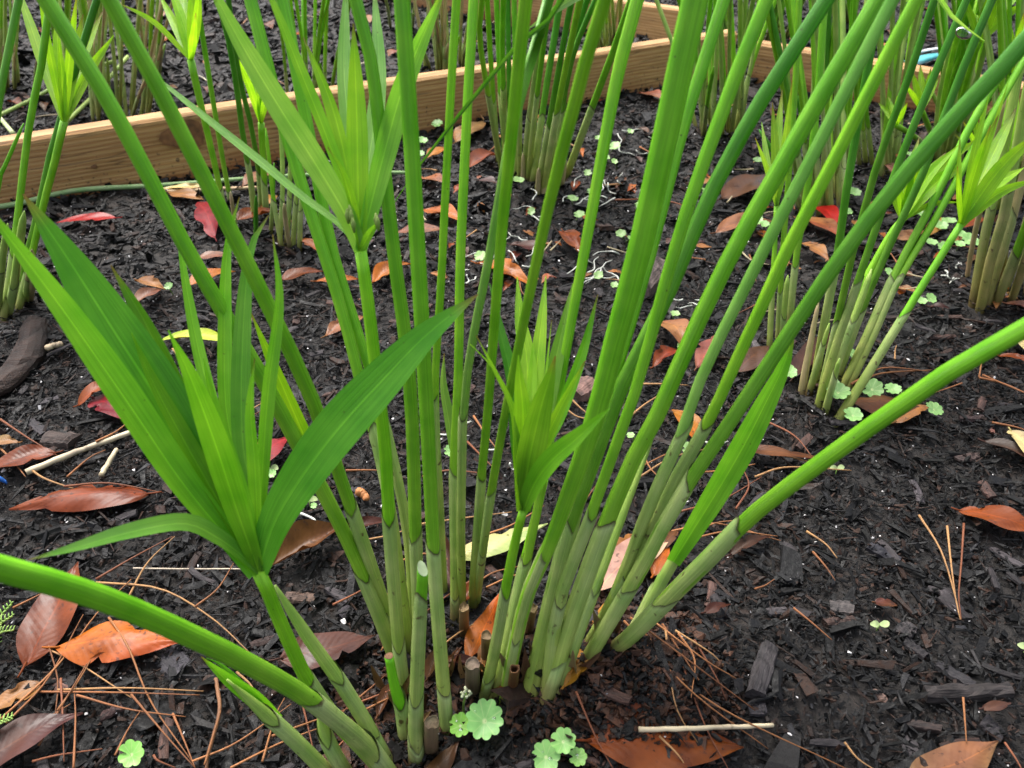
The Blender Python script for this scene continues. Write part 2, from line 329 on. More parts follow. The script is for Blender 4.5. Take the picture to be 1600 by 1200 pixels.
# ------------------------------------------------------------------ ground: one sheet to the horizon
def axis(lo, hi, step, far):
    a = np.arange(lo, hi+1e-6, step); g = []; s, p = step, hi
    while p < far: s *= 1.35; p += s; g.append(p)
    h = []; s, p = step, lo
    while p > -far: s *= 1.35; p -= s; h.append(p)
    return np.concatenate([h[::-1], a, g])
gx, gy = axis(-1.1, 1.1, .009, 120), axis(.02, 2.4, .009, 120)
X, Y = np.meshgrid(gx, gy); Z = H(X, Y)-.0035
nx, ny = len(gx), len(gy)
ii = (np.arange(ny-1)[:, None]*nx+np.arange(nx-1)[None, :]).ravel()
gf = np.stack([ii, ii+1, ii+nx+1, ii+nx], 1)
def np_mesh(name, V, Fq, mat, cols=None, smooth=False):
    me = bpy.data.meshes.new(name); nv, nf = len(V), len(Fq)
    me.vertices.add(nv); me.vertices.foreach_set('co', np.asarray(V, np.float32).ravel())
    me.loops.add(nf*4); me.loops.foreach_set('vertex_index', np.asarray(Fq, np.int32).ravel())
    me.polygons.add(nf); me.polygons.foreach_set('loop_start', np.arange(0, nf*4, 4, dtype=np.int32)); me.polygons.foreach_set('loop_total', np.full(nf, 4, np.int32))
    me.polygons.foreach_set('use_smooth', np.full(nf, smooth, bool))
    if cols is not None:
        a = me.color_attributes.new('Col', 'FLOAT_COLOR', 'POINT'); c = np.ones((nv, 4), np.float32); c[:, :3] = cols; a.data.foreach_set('color', c.ravel())
    me.materials.append(mat); me.update(calc_edges=True); me.validate()
    o = bpy.data.objects.new(name, me); col.objects.link(o); return o
ground = np_mesh('ground', np.stack([X, Y, Z], -1).reshape(-1, 3), gf, M_SOIL, smooth=True)
tag(ground, 'dark garden soil of the planting beds', kind='structure')

# ------------------------------------------------------------------ mulch: countless charred wood flakes, one stuff object
BOXF = np.array([[0, 3, 2, 1], [4, 5, 6, 7], [0, 1, 5, 4], [1, 2, 6, 5], [2, 3, 7, 6], [3, 0, 4, 7]])
BOXV = np.array([[-1, -1, -1], [1, -1, -1], [1, 1, -1], [-1, 1, -1], [-1, -1, 1], [1, -1, 1], [1, 1, 1], [-1, 1, 1]], float)
def rotmats(yaw, pit, rol):
    cy, sy, cp, sp, cr, sr = np.cos(yaw), np.sin(yaw), np.cos(pit), np.sin(pit), np.cos(rol), np.sin(rol)
    Rz = np.zeros((len(yaw), 3, 3)); Rz[:, 0, 0] = cy; Rz[:, 0, 1] = -sy; Rz[:, 1, 0] = sy; Rz[:, 1, 1] = cy; Rz[:, 2, 2] = 1
    Ry = np.zeros_like(Rz); Ry[:, 0, 0] = cp; Ry[:, 0, 2] = sp; Ry[:, 1, 1] = 1; Ry[:, 2, 0] = -sp; Ry[:, 2, 2] = cp
    Rx = np.zeros_like(Rz); Rx[:, 0, 0] = 1; Rx[:, 1, 1] = cr; Rx[:, 1, 2] = -sr; Rx[:, 2, 1] = sr; Rx[:, 2, 2] = cr
    return Rz @ Ry @ Rx
def chips(n, xr, yr, med, sig, zlift=.0, tilt=.28, brown=.10, asp=(.22, .6), poly=None):
    x = RNG.uniform(*xr, n); y = RNG.uniform(*yr, n)
    d = (y*math.cos(PITCH)+(CAM_H)*math.sin(PITCH)); keep = np.abs(x) < .64*d+np.where(y > .8, .55, .24)
    if poly is not None: keep &= poly(x, y)
    x, y = x[keep], y[keep]; n = len(x)
    L = np.minimum(med*np.exp(RNG.normal(0, sig, n)), med*4.2); W = L*RNG.uniform(*asp, n); T = W*RNG.uniform(.18, .5, n)
    J = BOXV[None]+RNG.normal(0, .22, (n, 8, 3))*np.array([1.5, 1.2, .9]); tp = RNG.uniform(.35, 1, n); J[:, [1, 2, 5, 6], 1] *= tp[:, None]
    J = J*np.stack([L, W, T], 1)[:, None, :]*.5
    V = np.einsum('nij,nkj->nki', rotmats(RNG.uniform(0, 6.283, n), RNG.normal(0, tilt, n), RNG.normal(0, tilt, n)), J)
    V[..., 0] += x[:, None]; V[..., 1] += y[:, None]; V[..., 2] += (H(x, y)+T*.3+RNG.uniform(-.002, .0025, n)+zlift)[:, None]
    g = RNG.lognormal(-6.1, .8, n); c = np.stack([g*.95, g*.97, g*1.10], 1)
    u = RNG.random(n); b = u < brown; k = RNG.uniform(.5, 1.6, n)
    c[b] = np.stack([.018*k, .0092*k, .006*k], 1)[b]
    b2 = (u > .975); c[b2] = np.stack([.019*k, .018*k, .018*k], 1)[b2]
    F = BOXF[None]+(np.arange(n)*8)[:, None, None]
    return V.reshape(-1, 3), F.reshape(-1, 4), np.repeat(c, 8, 0)
sets = [chips(70000, (-1.0, 1.0), (.05, .80), .0036, .5, 0, .35, .17), chips(7000, (-1.0, 1.0), (.05, .80), .0085, .5, .0006, .22, .1, (.18, .42)),
        chips(40000, (-1.0, 1.0), (.05, .8), .0056, .6, .0015, .32, .22, (.07, .2)), chips(46000, (-1.0, 1.0), (.05, .65), .0021, .45, .0014, .6, .2, (.4, .9)),
        chips(56000, (-1.5, 1.5), (.80, 1.5), .0062, .55, .0, .4, .12, (.15, .6)), chips(42000, (-2.5, 2.5), (1.5, 3.1), .012, .5, .0, .4, .14, (.15, .6))]
p0 = plane_pt(960, 1080)
for mx, my, mr, mm in [(p0[0], p0[1], .075, 9000), (plane_pt(620, 1090)[0], plane_pt(620, 1090)[1], .06, 3000)]:
    sets.append(chips(mm, (mx-mr, mx+mr), (my-mr, my+mr), .0028, .5, .0015, .6, .55, (.5, .95), lambda x, y, a=mx, b=my, r=mr: (x-a)**2+(y-b)**2 < r*r*RNG.uniform(.3, 1, x.shape)))
    sets[-1][2][:] = sets[-1][2]*np.array([1.9, 1.7, 1.5])                 # the crown soil is browner than the mulch
sp = chips(2600, (-.9, .9), (.1, 1.3), .0011, .45, .003, .6, 0, (.6, .95)); sp[2][:] = .55; sets.append(sp)       # perlite and sand grains
Vs, Fs, Cs, o_ = [], [], [], 0
for v, f, c in sets: Vs.append(v); Fs.append(f+o_); Cs.append(c); o_ += len(v)
mul = np_mesh('mulch', np.concatenate(Vs), np.concatenate(Fs), M_MULCH, np.concatenate(Cs))
tag(mul, 'fine black charred wood mulch spread over the bed', 'mulch', kind='stuff')
# ------------------------------------------------------------------ timber boards round the beds
def board(name, label, A, B, thick, height, zb, knots=(), sag=0.0):
    """plank from ground point A to B (front face on that line), thickness away from the camera"""
    A = np.array([A[0], A[1], 0]); B = np.array([B[0], B[1], 0]); d = B-A; L = np.linalg.norm(d); d /= L
    nrm = np.array([-d[1], d[0], 0]); nrm *= (1 if nrm[1] > 0 else -1)
    root = thing(name, label, 'board', tuple(A+[0, 0, zb]), 'timber boards edging the beds')
    root.rotation_euler = (0, 0, math.atan2(d[1], d[0])); sgn = 1 if np.cross(d, nrm)[2] > 0 else -1
    n = max(8, int(L/.04)); prof = [(0, 0), (0, height-.004), (.004, height), (thick-.004, height), (thick, height-.004), (thick, 0)]
    V = []; F = []
    for i in range(n+1):
        x = L*i/n; wob = .0016*math.sin(x*7.3+A[0]*9)+.0010*math.sin(x*23); zz = .0015*math.sin(x*5.1+2)
        for (a, h) in prof: V.append((x, sgn*(a+wob), h+(zz if h > 0 else 0)))
    k = len(prof)
    for i in range(n):
        for j in range(k):
            j2 = (j+1) % k; F.append((i*k+j, (i+1)*k+j, (i+1)*k+j2, i*k+j2) if sgn > 0 else (i*k+j, i*k+j2, (i+1)*k+j2, (i+1)*k+j))
    F.append(tuple(range(k))); F.append(tuple(n*k+j for j in range(k-1, -1, -1)))
    root['_b'] = (0.0, 0.0, 0.0)
    o = mk('plank', V, F, M_WOOD, root, smooth=False)
    for (kx, kz, rx, rz) in knots:
        kv = [(kx, -sgn*.0022, kz)]; kf = []
        for q in range(16):
            a = q*math.pi/8; rr = 1+.15*math.sin(3*a+kx*50); kv.append((kx+rx*rr*math.cos(a), -sgn*.0012+.0, kz+rz*rr*math.sin(a)))
        for q in range(16): kf.append((0, 1+q, 1+(q+1) % 16))
        mk('knot', kv, kf, M_KNOT, root)
    return root
KC = plane_pt(1143, 122)
LA_, LB_ = plane_pt(0, 331), KC
dl = (LB_-LA_)/np.linalg.norm(LB_-LA_)
bl = board('timber_board', 'long pale pine board with dark knot running behind the left clumps', LA_-dl*.6, LB_-dl*.002, .034, .110, -.022,
           knots=[(.6+float(np.linalg.norm(plane_pt(303, 276)-LA_)), .082, .03, .02), (.6+float(np.linalg.norm(plane_pt(160, 302)-LA_)), .06, .004, .003)])
RB_ = plane_pt(1600, 206); dr = (RB_-KC)/np.linalg.norm(RB_-KC)
board('timber_board', 'pine board edging the right side of the bed below the teal plastic strip', KC+dr*.036, RB_+dr*.5, .034, .093, -.022)
FA, FB = plane_pt(560, -2), plane_pt(1075, 78)
df = (FB-FA)/np.linalg.norm(FB-FA)
board('timber_board', 'far pine board meeting the long board near its right end', FA-df*.8, FB, .034, .105, -.022)

# ------------------------------------------------------------------ sedge clumps
GR = dict(bright=((.23, .42, .035), (.185, .48, .016)), mid=((.20, .41, .03), (.138, .425, .015)), dark=((.15, .32, .025), (.050, .235, .013)),
          blue=((.23, .38, .09), (.135, .385, .05)), pale=((.36, .41, .19), (.28, .44, .09)), straw=((.27, .20, .095), (.40, .34, .18)))
SAGE = np.array((.32, .45, .17)); SAGE2 = np.array((.29, .41, .07)); BRN = np.array((.030, .014, .007))
WS = .78
def px_path(pts, d0, q, n):
    """pixel points (x, y, w...) to 3-D: 1/depth runs evenly along the drawn line, as it does along a straight stem"""
    p = np.asarray(pts, float); seg = np.linalg.norm(np.diff(p[:, :2], axis=0), axis=1); s = np.concatenate([[0], np.cumsum(seg)]); s /= s[-1]
    out = []
    for (x, y), t in zip(p[:, :2], s):
        d = 1/((1-t)/d0+t/(d0*q)); out.append(at(x, y, d))
    return np.array(out)
def stem(cl, pts, rims=(), colr='mid', q=None, ext=.22, sides=16, tri=.07, rings=26, sink=.03, base=None, cut=None, sheathcol=None, brownbase=0.0, taper=.90, basecol=None):
    """one culm with its sheaths; pts (x, y, width) in photograph pixels from the soil upwards"""
    p = np.asarray(pts, float).copy(); p[:, 2] *= WS
    b0 = P(p[0, 0], p[0, 1]) if base is None else np.asarray(base); d0 = depth(b0)
    if q is None: q = min(max(taper*p[0, 2]/p[-1, 2], .35), 1.5)
    path = px_path(p, d0, q, 0); dd = np.array([depth(a) for a in path]); rad = p[:, 2]*dd/(2*FOC)
    ax = path[-1]-path[-2]; ax /= np.linalg.norm(ax)
    full = np.column_stack([path, rad])
    if ext > 0:
        e = path[-1]+ax*ext+np.array([0, 0, -.05*ext]); full = np.vstack([full, [*e, rad[-1]*.8]])
    a0 = path[1]-path[0]; a0 /= np.linalg.norm(a0)
    full = np.vstack([[*(path[0]-a0*sink), rad[0]*1.02], full])
    S = spline(full, rings); S[1:-1, :3] += np.stack([np.convolve(RNG.normal(0, 1, rings+4), np.ones(5)/5, 'valid')[1:-1] for _ in range(3)], 1)*S[1:-1, 3:4]*.10
    sp3, rr = S[:, :3], np.maximum(S[:, 3], .0006)
    c0, c1 = GR[colr]
    if basecol is not None: c0 = basecol
    k = U(.9, 1.1)
    off0 = None
    if cut is not None:
        ph = np.arange(sides)*2*math.pi/sides; off0 = np.zeros((rings, sides)); off0[-1] = cut*rr[-1]*-np.cos(ph-.7)
    V, F, uv, C = tube(sp3, rr, sides, tri, off0, colf=lambda t: lerp(c0, c1, sstep(.0, .62, t))*k, twist=R()*2)
    so = mk('stem', V, F, M_STEM, cl, uv, C)
    if cut is not None:
        rv = V[-sides:]; ce = rv.mean(0); ca = (sp3[-1]-sp3[-2])/np.linalg.norm(sp3[-1]-sp3[-2])*.0006
        mk('cut_end', np.vstack([ce[None]+ca, ce+(rv-ce)*.96+ca]), [(0, 1+i, 1+(i+1) % sides) for i in range(sides)], M_PITH if cut > .5 else M_KNOT, so)
    # sheaths: outermost first (lowest rim)
    L = np.concatenate([[0], np.cumsum(np.linalg.norm(np.diff(sp3, axis=0), axis=1))])
    ys = np.array([project(a)[1] for a in sp3]); xs = np.array([project(a)[0] for a in sp3])
    for m, rim in enumerate(sorted(rims, reverse=True)):
        ry = rim
        # first sample above the rim row
        idx = np.where(ys < ry)[0]
        if len(idx) == 0 or idx[0] == 0: continue
        i = idx[0]; f = (ys[i-1]-ry)/(ys[i-1]-ys[i]+1e-9); Lr = L[i-1]+f*(L[i]-L[i-1])
        nn = 12; ls = np.concatenate([np.linspace(0, Lr-.006, nn-4), Lr-np.array([.0042, .0026, .0012, 0])]) if Lr > .03 else np.linspace(0, Lr, nn)
        pp = np.stack([np.interp(ls, L, sp3[:, c]) for c in range(3)], 1); pr = np.interp(ls, L, rr)
        grow = 1.0+.035*(len(rims)-m)
        e = np.linspace(0, 1, nn); pr = pr*(grow+.04-.04*e)+.00025
        ph = np.arange(sides)*2*math.pi/sides; ph0 = U(-1.0, 1.0)+(0 if R() < .75 else math.pi)
        dphi = np.abs((ph-ph0+math.pi) % (2*math.pi)-math.pi)/math.pi; up = (dphi**.95*U(2.4, 5.0)+RNG.normal(0, .10, sides))*pr[-1]
        off = np.zeros((nn, sides)); wgt = np.clip((ls-Lr*.6)/(Lr*.4+1e-9), 0, 1)**2; off = wgt[:, None]*up[None, :]
        sg = np.asarray(sheathcol) if sheathcol is not None else SAGE*U(.85, 1.12)
        def cf(t, sg=sg): 
            c = lerp(lerp(SAGE2, (.20, .13, .05), brownbase), sg, sstep(.1, .9, t)); return c
        cc = np.array([cf(min(t, .95)) for t in np.linspace(0, 1, nn)]); cc = np.array([lerp((.11, .07, .03), c_, sstep(.024, .046, l_*U(.85, 1.15))) for c_, l_ in zip(cc, ls)]); cc[-1] = BRN; cc[-2] = lerp(cc[-3], BRN, .45)
        if R() < .25: cc[-1] = lerp(BRN, cc[-3], .3)
        V, F, uv, C = tube(pp, pr, sides, tri, off, cap=False, twist=0); C = np.repeat(cc, sides, 0)
        mk('sheath', V, F, M_SHEATH, so, uv, C)
    so['_tip'] = tuple(map(float, sp3[-1])); so['_ax'] = tuple(map(float, (sp3[-1]-sp3[-2])/np.linalg.norm(sp3[-1]-sp3[-2]))); so['_r'] = float(rr[-1])
    return so
def project(a):
    v = np.asarray(a)-CAM; d = v@FWD; return (800+FOC*(v@RGT)/d, 600-FOC*(v@UPV)/d)
def blade(path, half, fold=.25, roll=0.0, nc=6, cA=(.12, .3, .02), cB=(.10, .28, .02), wave=0.0):
    """lanceolate leaf blade: path (n x 3), half widths; shallow V section"""
    path = np.asarray(path); n = len(path); t, n1, n2 = frames(path)
    cr, sr = math.cos(roll), math.sin(roll); N1 = n1*cr+n2*sr; S = np.cross(t, N1)
    V = []; uv = []; C = []; F = []
    L = np.concatenate([[0], np.cumsum(np.linalg.norm(np.diff(path, axis=0), axis=1))])
    for i in range(n):
        for j in range(nc+1):
            u = j/nc*2-1; w = half[i]
            V.append(path[i]+S[i]*u*w+N1[i]*(fold*w*(abs(u)**1.3)+wave*w*math.sin(6*i/n+2*u))); uv.append(((u+1)/2, L[i])); C.append(lerp(cA, cB, i/(n-1)))
    for i in range(n-1):
        for j in range(nc):
            a = i*(nc+1)+j; F.append((a, a+1, a+nc+2, a+nc+1))
    return V, F, uv, C
def lance(t, b=.55, pk=.38):
    """relative half width of a bract along its length"""
    if t < pk: return b+(1-b)*math.sin(t/pk*math.pi/2)
    s = (t-pk)/(1-pk); return max((1-s**1.9), .02)
YB = (.22, .47, .022); MB = (.135, .40, .022); DB = (.066, .26, .018)
def bract(so, node, pts, wpx, q=1.0, colr=YB, fold=.28, roll=0.0, b=.55, pk=.38, n=18, wave=0.0, parent=None):
    """pts: pixel points from the node outwards to the tip; node is the 3-D start"""
    d0 = depth(node); pp = [project(node)]+list(pts); path = px_path(pp, d0, q, 0); path[0] = node
    S = spline(path, n); hw = [max(wpx*depth(a)/(2*FOC)*lance(i/(n-1), b, pk), .00025) for i, a in enumerate(S)]
    k = U(.9, 1.12); V, F, uv, C = blade(S, hw, fold, roll, cA=np.array(colr)*k*np.array([1.15, 1.05, 1.1]), cB=np.array(colr)*k, wave=wave); C = np.array(C)
    if R() < .6: C[-7:] = (.16, .10, .03); C[-14:-7] = lerp(C[-14:-7], (.2, .2, .04), .5)
    return mk('bract', V, F, M_BRACT, parent or so, uv, C)

# ---- the big clump in front
b0 = P(770, 1050)
big = thing('sedge_clump', 'large bright green sedge clump in front with thick stems fanning up out of the frame', 'sedge', tuple(b0), 'sedge clumps planted in the beds')
T = {}
def S_(key, *a, **k): T[key] = stem(big, *a, **k); return T[key]
S_('A', [(618, 1035, 23), (600, 985, 25), (566, 900, 27), (520, 800, 29), (415, 602, 31), (297, 400, 31), (180, 178, 32), (72, 0, 33)], [905], 'mid')
S_('B', [(626, 1010, 21), (597, 937, 23), (551, 800, 25), (513, 690, 27), (472, 586, 30), (381, 400, 31), (270, 180, 32), (172, 0, 33)], [800, 965], 'mid')
S_('E1', [(640, 1015, 18), (622, 880, 19), (600, 740, 21), (564, 602, 22), (532, 480, 23), (500, 380, 24), (440, 190, 25), (392, 0, 26)], [690], 'mid', q=.80)
S_('E2', [(645, 985, 16), (640, 850, 17), (612, 705, 18), (578, 580, 20), (520, 395, 23), (486, 230, 24), (440, 0, 25)], [665], 'mid', q=.80)
S_('U1', [(632, 1092, 24), (620, 967, 23), (608, 816, 25), (600, 693, 25), (585, 565, 25), (572, 460, 25), (563, 392, 24)], [818, 1015], 'bright', ext=0, q=.76)
S_('G', [(655, 1040, 20), (652, 920, 22), (648, 800, 26), (641, 602, 27), (616, 400, 27), (597, 236, 27), (580, 101, 26), (553, -10, 26)], [845], 'mid')
S_('F', [(698, 1142, 24), (693, 1077, 24), (684, 967, 24), (676, 850, 26), (668, 690, 29), (657, 480, 31), (647, 300, 32), (636, 120, 33), (628, 0, 33)], [862, 1083], 'mid')
S_('H', [(694, 930, 13), (688, 800, 14), (681, 680, 14), (680, 580, 15), (688, 450, 16), (698, 250, 16), (713, 0, 17)], [640], 'bright')
S_('I', [(711, 965, 17), (711, 880, 17), (709, 737, 18), (716, 602, 18), (720, 400, 19), (729, 200, 19), (740, 0, 20)], [745, 935], 'bright')
S_('J2', [(722, 955, 15), (720, 850, 15), (722, 680, 16), (733, 560, 17), (764, 400, 18), (800, 200, 20), (848, 30, 22), (858, -10, 22)], [655], 'blue')
S_('J1', [(738, 945, 16), (742, 890, 17), (753, 737, 17), (764, 620, 18), (781, 400, 21), (803, 180, 25), (822, 0, 27)], [748], 'bright')
S_('K', [(744, 940, 14), (757, 840, 15), (773, 737, 17), (795, 620, 18), (840, 400, 21), (878, 236, 25), (912, 110, 27), (945, 0, 28)], [772, 865], 'bright')
S_('L', [(775, 1088, 18), (800, 970, 17), (821, 885, 18), (841, 790, 18), (884, 550, 19), (912, 400, 21), (962, 135, 25), (1000, -10, 27)], [880], 'bright', q=.74)
S_('U2', [(757, 1090, 20), (772, 1020, 20), (790, 925, 20), (805, 850, 19), (818, 797, 17)], [932, 1062], 'bright', ext=0, q=.80)
S_('L2', [(770, 1092, 16), (790, 1000, 17), (813, 900, 17), (838, 800, 17)], [885], 'bright', ext=.02, q=1.0)
S_('M', [(790, 1085, 24), (806, 1000, 24), (824, 930, 25), (857, 855, 27), (887, 775, 32), (930, 650, 38), (958, 540, 42), (1000, 385, 47), (1045, 180, 50), (1086, -5, 52)], [872, 1000], 'mid', tri=.13, q=.62)
S_('O', [(836, 1080, 22), (862, 960, 22), (888, 850, 23), (914, 745, 23), (960, 590, 22), (1016, 400, 23), (1066, 205, 24), (1130, 0, 25)], [800], 'mid')
S_('N', [(826, 1080, 26), (845, 1000, 26), (866, 910, 27), (888, 825, 27), (926, 725, 29), (970, 606, 30), (1040, 464, 31), (1094, 337, 31), (1161, 205, 31), (1296, -10, 31)], [828], 'dark')
S_('P', [(853, 1082, 21), (870, 955, 22), (897, 875, 22), (923, 807, 22), (961, 700, 22), (998, 596, 23), (1053, 395, 25), (1094, 270, 27), (1144, 135, 28), (1200, -5, 28)], [810, 945], 'mid')
S_('Q', [(858, 1086, 30), (884, 990, 32), (915, 905, 33), (950, 810, 33), (984, 727, 33), (1030, 640, 33), (1082, 520, 33), (1144, 392, 34), (1230, 240, 35), (1374, -5, 36)], [835, 1040], 'mid')
S_('Q2', [(872, 1076, 26), (895, 1010, 27), (920, 940, 25), (955, 850, 22), (985, 770, 18), (1012, 700, 12), (1030, 650, 4)], [930], 'pale', ext=0, q=1.0)
S_('R', [(918, 1008, 18), (955, 945, 20), (980, 885, 21), (1013, 794, 22), (1042, 727, 22), (1068, 672, 22), (1100, 579, 22), (1144, 490, 23), (1192, 394, 24), (1280, 225, 25), (1398, -5, 26)], [683, 900], 'blue')
S_('T', [(932, 1016, 20), (965, 945, 21), (1000, 870, 22), (1055, 750, 23), (1104, 663, 23), (1144, 575, 24), (1180, 498, 25), (1228, 392, 26), (1300, 255, 26), (1434, -5, 27)], [668], 'bright')
S_('V', [(918, 1030, 25), (950, 975, 26), (989, 912, 27), (1025, 842, 27), (1075, 757, 27), (1127, 680, 28), (1195, 578, 29), (1310, 405, 31), (1440, 240, 33), (1600, 68, 35), (1680, -15, 36)], [762, 925], 'dark')  # dark green partly paints in the shade on this leaning stem's underside
S_('X', [(958, 1014, 24), (995, 987, 30), (1030, 948, 31), (1090, 890, 32), (1155, 825, 32), (1200, 786, 33), (1330, 689, 35), (1465, 594, 37), (1600, 512, 39)], [835, 950], 'mid', taper=.95)
S_('Y', [(985, 1008, 22), (1000, 965, 18), (1015, 930, 12), (1029, 898, 2)], [925], 'bright', ext=0, q=1.0)
S_('W2', [(975, 1010, 24), (1005, 960, 25), (1050, 880, 24), (1085, 815, 20), (1120, 740, 12), (1145, 690, 4)], [], 'pale', ext=0, q=.95)
# cut and sprouting stems in front
S_('S1', [(650, 1188, 27), (650, 1130, 26), (652, 1060, 25), (655, 1000, 25), (658, 945, 23), (660, 890, 22)], [950, 1098, 1168], 'mid', ext=0, q=.83, cut=1.2)
S_('S2', [(634, 1158, 24), (627, 1110, 25), (617, 1070, 21), (608, 1026, 18)], [1104], 'mid', ext=0, q=.95, cut=.1)
S_('LB', [(612, 1215, 32), (580, 1172, 32), (540, 1137, 32), (490, 1096, 36), (430, 1058, 39), (337, 1009, 43), (169, 935, 49), (0, 885, 53)], [1098, 1178], 'mid', ext=.12)
S_('LA', [(597, 1200, 30), (560, 1160, 30), (520, 1120, 28), (480, 1060, 28), (440, 975, 28), (420, 925, 28), (404, 893, 26)], [1066], 'bright', ext=0, q=.80)
S_('LC', [(606, 1192, 25), (578, 1140, 25), (545, 1085, 26), (512, 1038, 26), (475, 985, 24), (445, 940, 14), (430, 915, 4)], [1065, 1150], 'pale', ext=0, q=.85)
S_('LD', [(520, 1216, 27), (475, 1170, 27), (432, 1130, 27), (395, 1098, 20), (355, 1062, 2)], [1130], 'pale', ext=0, q=.88)
S_('LE', [(545, 1215, 26), (520, 1175, 28), (505, 1140, 22), (498, 1110, 6)], [1160], 'pale', ext=0, q=.95)

def tip(k): return np.array(T[k]['_tip'])
# leafy folded tips of young shoots
def tipblade(k, start, pts, w, q, colr, fold, roll=0, b=.9, pk=.25): return bract(T[k], start, pts, w, q, colr, fold, roll, b, pk)
o = np.array(T['LD']['_tip']); LDn = at(428, 1128, depth(P(520, 1216))*.94)
tipblade('LD', LDn, [(395, 1095), (360, 1068), (332, 1043), (314, 1026)], 27, .93, MB, .75, .25)
tipblade('LD', LDn, [(400, 1092), (372, 1062), (345, 1038), (322, 1028)], 15, .95, DB, .5, -.5)
Wn = at(1052, 878, depth(P(975, 1010))*.97)
tipblade('W2', Wn, [(1110, 785), (1160, 700), (1197, 628), (1225, 570), (1243, 508)], 40, .88, (.115, .36, .025), .30, .15, .55, .5)
# sheath blades hugging stem B
Bn = at(520, 720, depth(P(626, 1010))*.86)
tipblade('B', Bn, [(490, 640), (465, 570), (452, 525)], 26, .92, MB, .5, .5)
Bn2 = at(505, 745, depth(P(626, 1010))*.85)
tipblade('B', Bn2, [(475, 680), (440, 600), (410, 530), (392, 488)], 26, .93, YB, .5, -.2)
Jn = at(708, 700, depth(P(711, 965))*.98)
tipblade('I', Jn, [(700, 650), (692, 600), (694, 552)], 17, .98, (.12, .26, .06), .6, .3)

# ---- umbel on the left (stem LA)
n0 = np.array(T['LA']['_tip'])
BR = [ # pts from node to tip, width px, depth ratio, colour, fold, roll
 ([(345, 828), (280, 748), (200, 630), (110, 500), (30, 392), (-40, 300)], 52, .78, MB, .4, .3),
 ([(330, 775), (262, 650), (180, 520), (100, 395), (36, 303)], 88, .86, DB, .22, .1),
 ([(350, 760), (290, 640), (230, 510), (173, 414)], 44, .92, (.085, .25, .02), .5, -.4),
 ([(368, 790), (335, 690), (300, 595), (263, 516)], 42, .86, (.14, .39, .02), .4, .1),
 ([(372, 780), (345, 680), (312, 555), (290, 440), (275, 338)], 20, 1.08, MB, .4, 0),
 ([(380, 780), (362, 690), (351, 600), (354, 400), (374, 308)], 23, 1.12, MB, .4, .2),
 ([(398, 780), (380, 700), (378, 570), (390, 400), (420, 336)], 31, 1.05, (.09, .27, .025), .3, -.3),
 ([(407, 798), (412, 704), (420, 602), (436, 470), (426, 366)], 22, 1.0, MB, .35, .3),
 ([(430, 815), (475, 740), (530, 668), (600, 592), (668, 522), (747, 460)], 74, .90, DB, .16, -.15),
 ([(385, 800), (356, 710), (330, 620), (318, 560)], 24, .93, (.12, .36, .02), .5, .5),
 ([(402, 800), (398, 720), (392, 640), (398, 560)], 22, .96, (.15, .4, .02), .45, -.5),
 ([(360, 815), (305, 720), (240, 600), (205, 520)], 30, .9, (.17, .42, .02), .5, .4),
 ([(378, 868), (337, 838), (287, 818), (202, 832), (118, 856), (44, 875)], 33, .80, (.10, .29, .03), .3, .5),
]
for pts, w, q, c, fo, ro in BR: bract(T['LA'], n0, pts, w, q, c, fo, ro, b=.42, pk=.5, n=24)
# ---- umbel in the middle (stem U2)
n0 = np.array(T['U2']['_tip'])
BR = [([(806, 700), (800, 600), (782, 520), (765, 443)], 24, 1.08, DB, .35, .5), ([(822, 690), (824, 570), (813, 500), (808, 433)], 30, 1.12, YB, .25, 0),
 ([(828, 700), (836, 600), (846, 505), (853, 431)], 26, 1.12, YB, .25, .1), ([(840, 690), (862, 590), (880, 510), (895, 443)], 28, 1.08, (.17, .36, .05), .25, .3),
 ([(838, 690), (852, 590), (862, 500)], 6, 1.05, YB, .3, 0), ([(818, 720), (817, 640), (812, 590), (810, 554)], 32, .93, YB, .3, -.2),
 ([(825, 730), (843, 645), (856, 600), (868, 556)], 44, .9, (.14, .33, .02), .4, .1), ([(842, 710), (872, 650), (908, 555), (934, 460)], 22, 1.05, MB, .4, .4),
 ([(840, 720), (865, 660), (890, 610), (914, 564)], 20, .97, YB, .35, .2), ([(835, 757), (862, 720), (905, 682), (953, 638)], 36, .84, MB, .35, -.3),
 ([(808, 700), (800, 636), (773, 579), (744, 524)], 10, .95, YB, .3, 0), ([(808, 690), (798, 630), (770, 575), (734, 537)], 7, .97, YB, .3, .2), ([(812, 740), (806, 690), (803, 650)], 22, .95, (.13, .31, .03), .5, .6)]
for pts, w, q, c, fo, ro in BR: bract(T['U2'], n0, pts, w, q, c, fo, ro, b=.5, pk=.45)
# ---- umbel behind (stem U1)
n0 = np.array(T['U1']['_tip'])
BR = [([(540, 335), (500, 267), (433, 162), (367, 50), (310, -60)], 38, .85, (.20, .44, .08), .22, .2), ([(545, 310), (507, 205), (467, 105), (420, -10), (390, -70)], 19, .95, (.2, .48, .03), .45, .3),
 ([(550, 300), (520, 170), (474, 58)], 24, 1.0, YB, .45, -.5), ([(560, 300), (557, 167), (552, 36)], 31, .97, YB, .2, 0), ([(556, 290), (538, 120), (541, -40)], 24, 1.08, (.17, .40, .09), .25, .2),
 ([(570, 290), (592, 130), (584, -30)], 25, 1.1, (.17, .40, .09), .25, -.2), ([(580, 320), (602, 233), (628, 140), (655, 70), (700, -30)], 34, 1.0, (.17, .43, .05), .3, .3),
 ([(578, 365), (594, 346)], 12, .97, (.2, .48, .03), .4, 0), ([(533, 353), (467, 303), (400, 247), (300, 167), (214, 96)], 13, 1.1, (.14, .36, .06), .4, .2), ([(550, 320), (535, 270), (512, 230)], 14, .95, YB, .4, .5)]
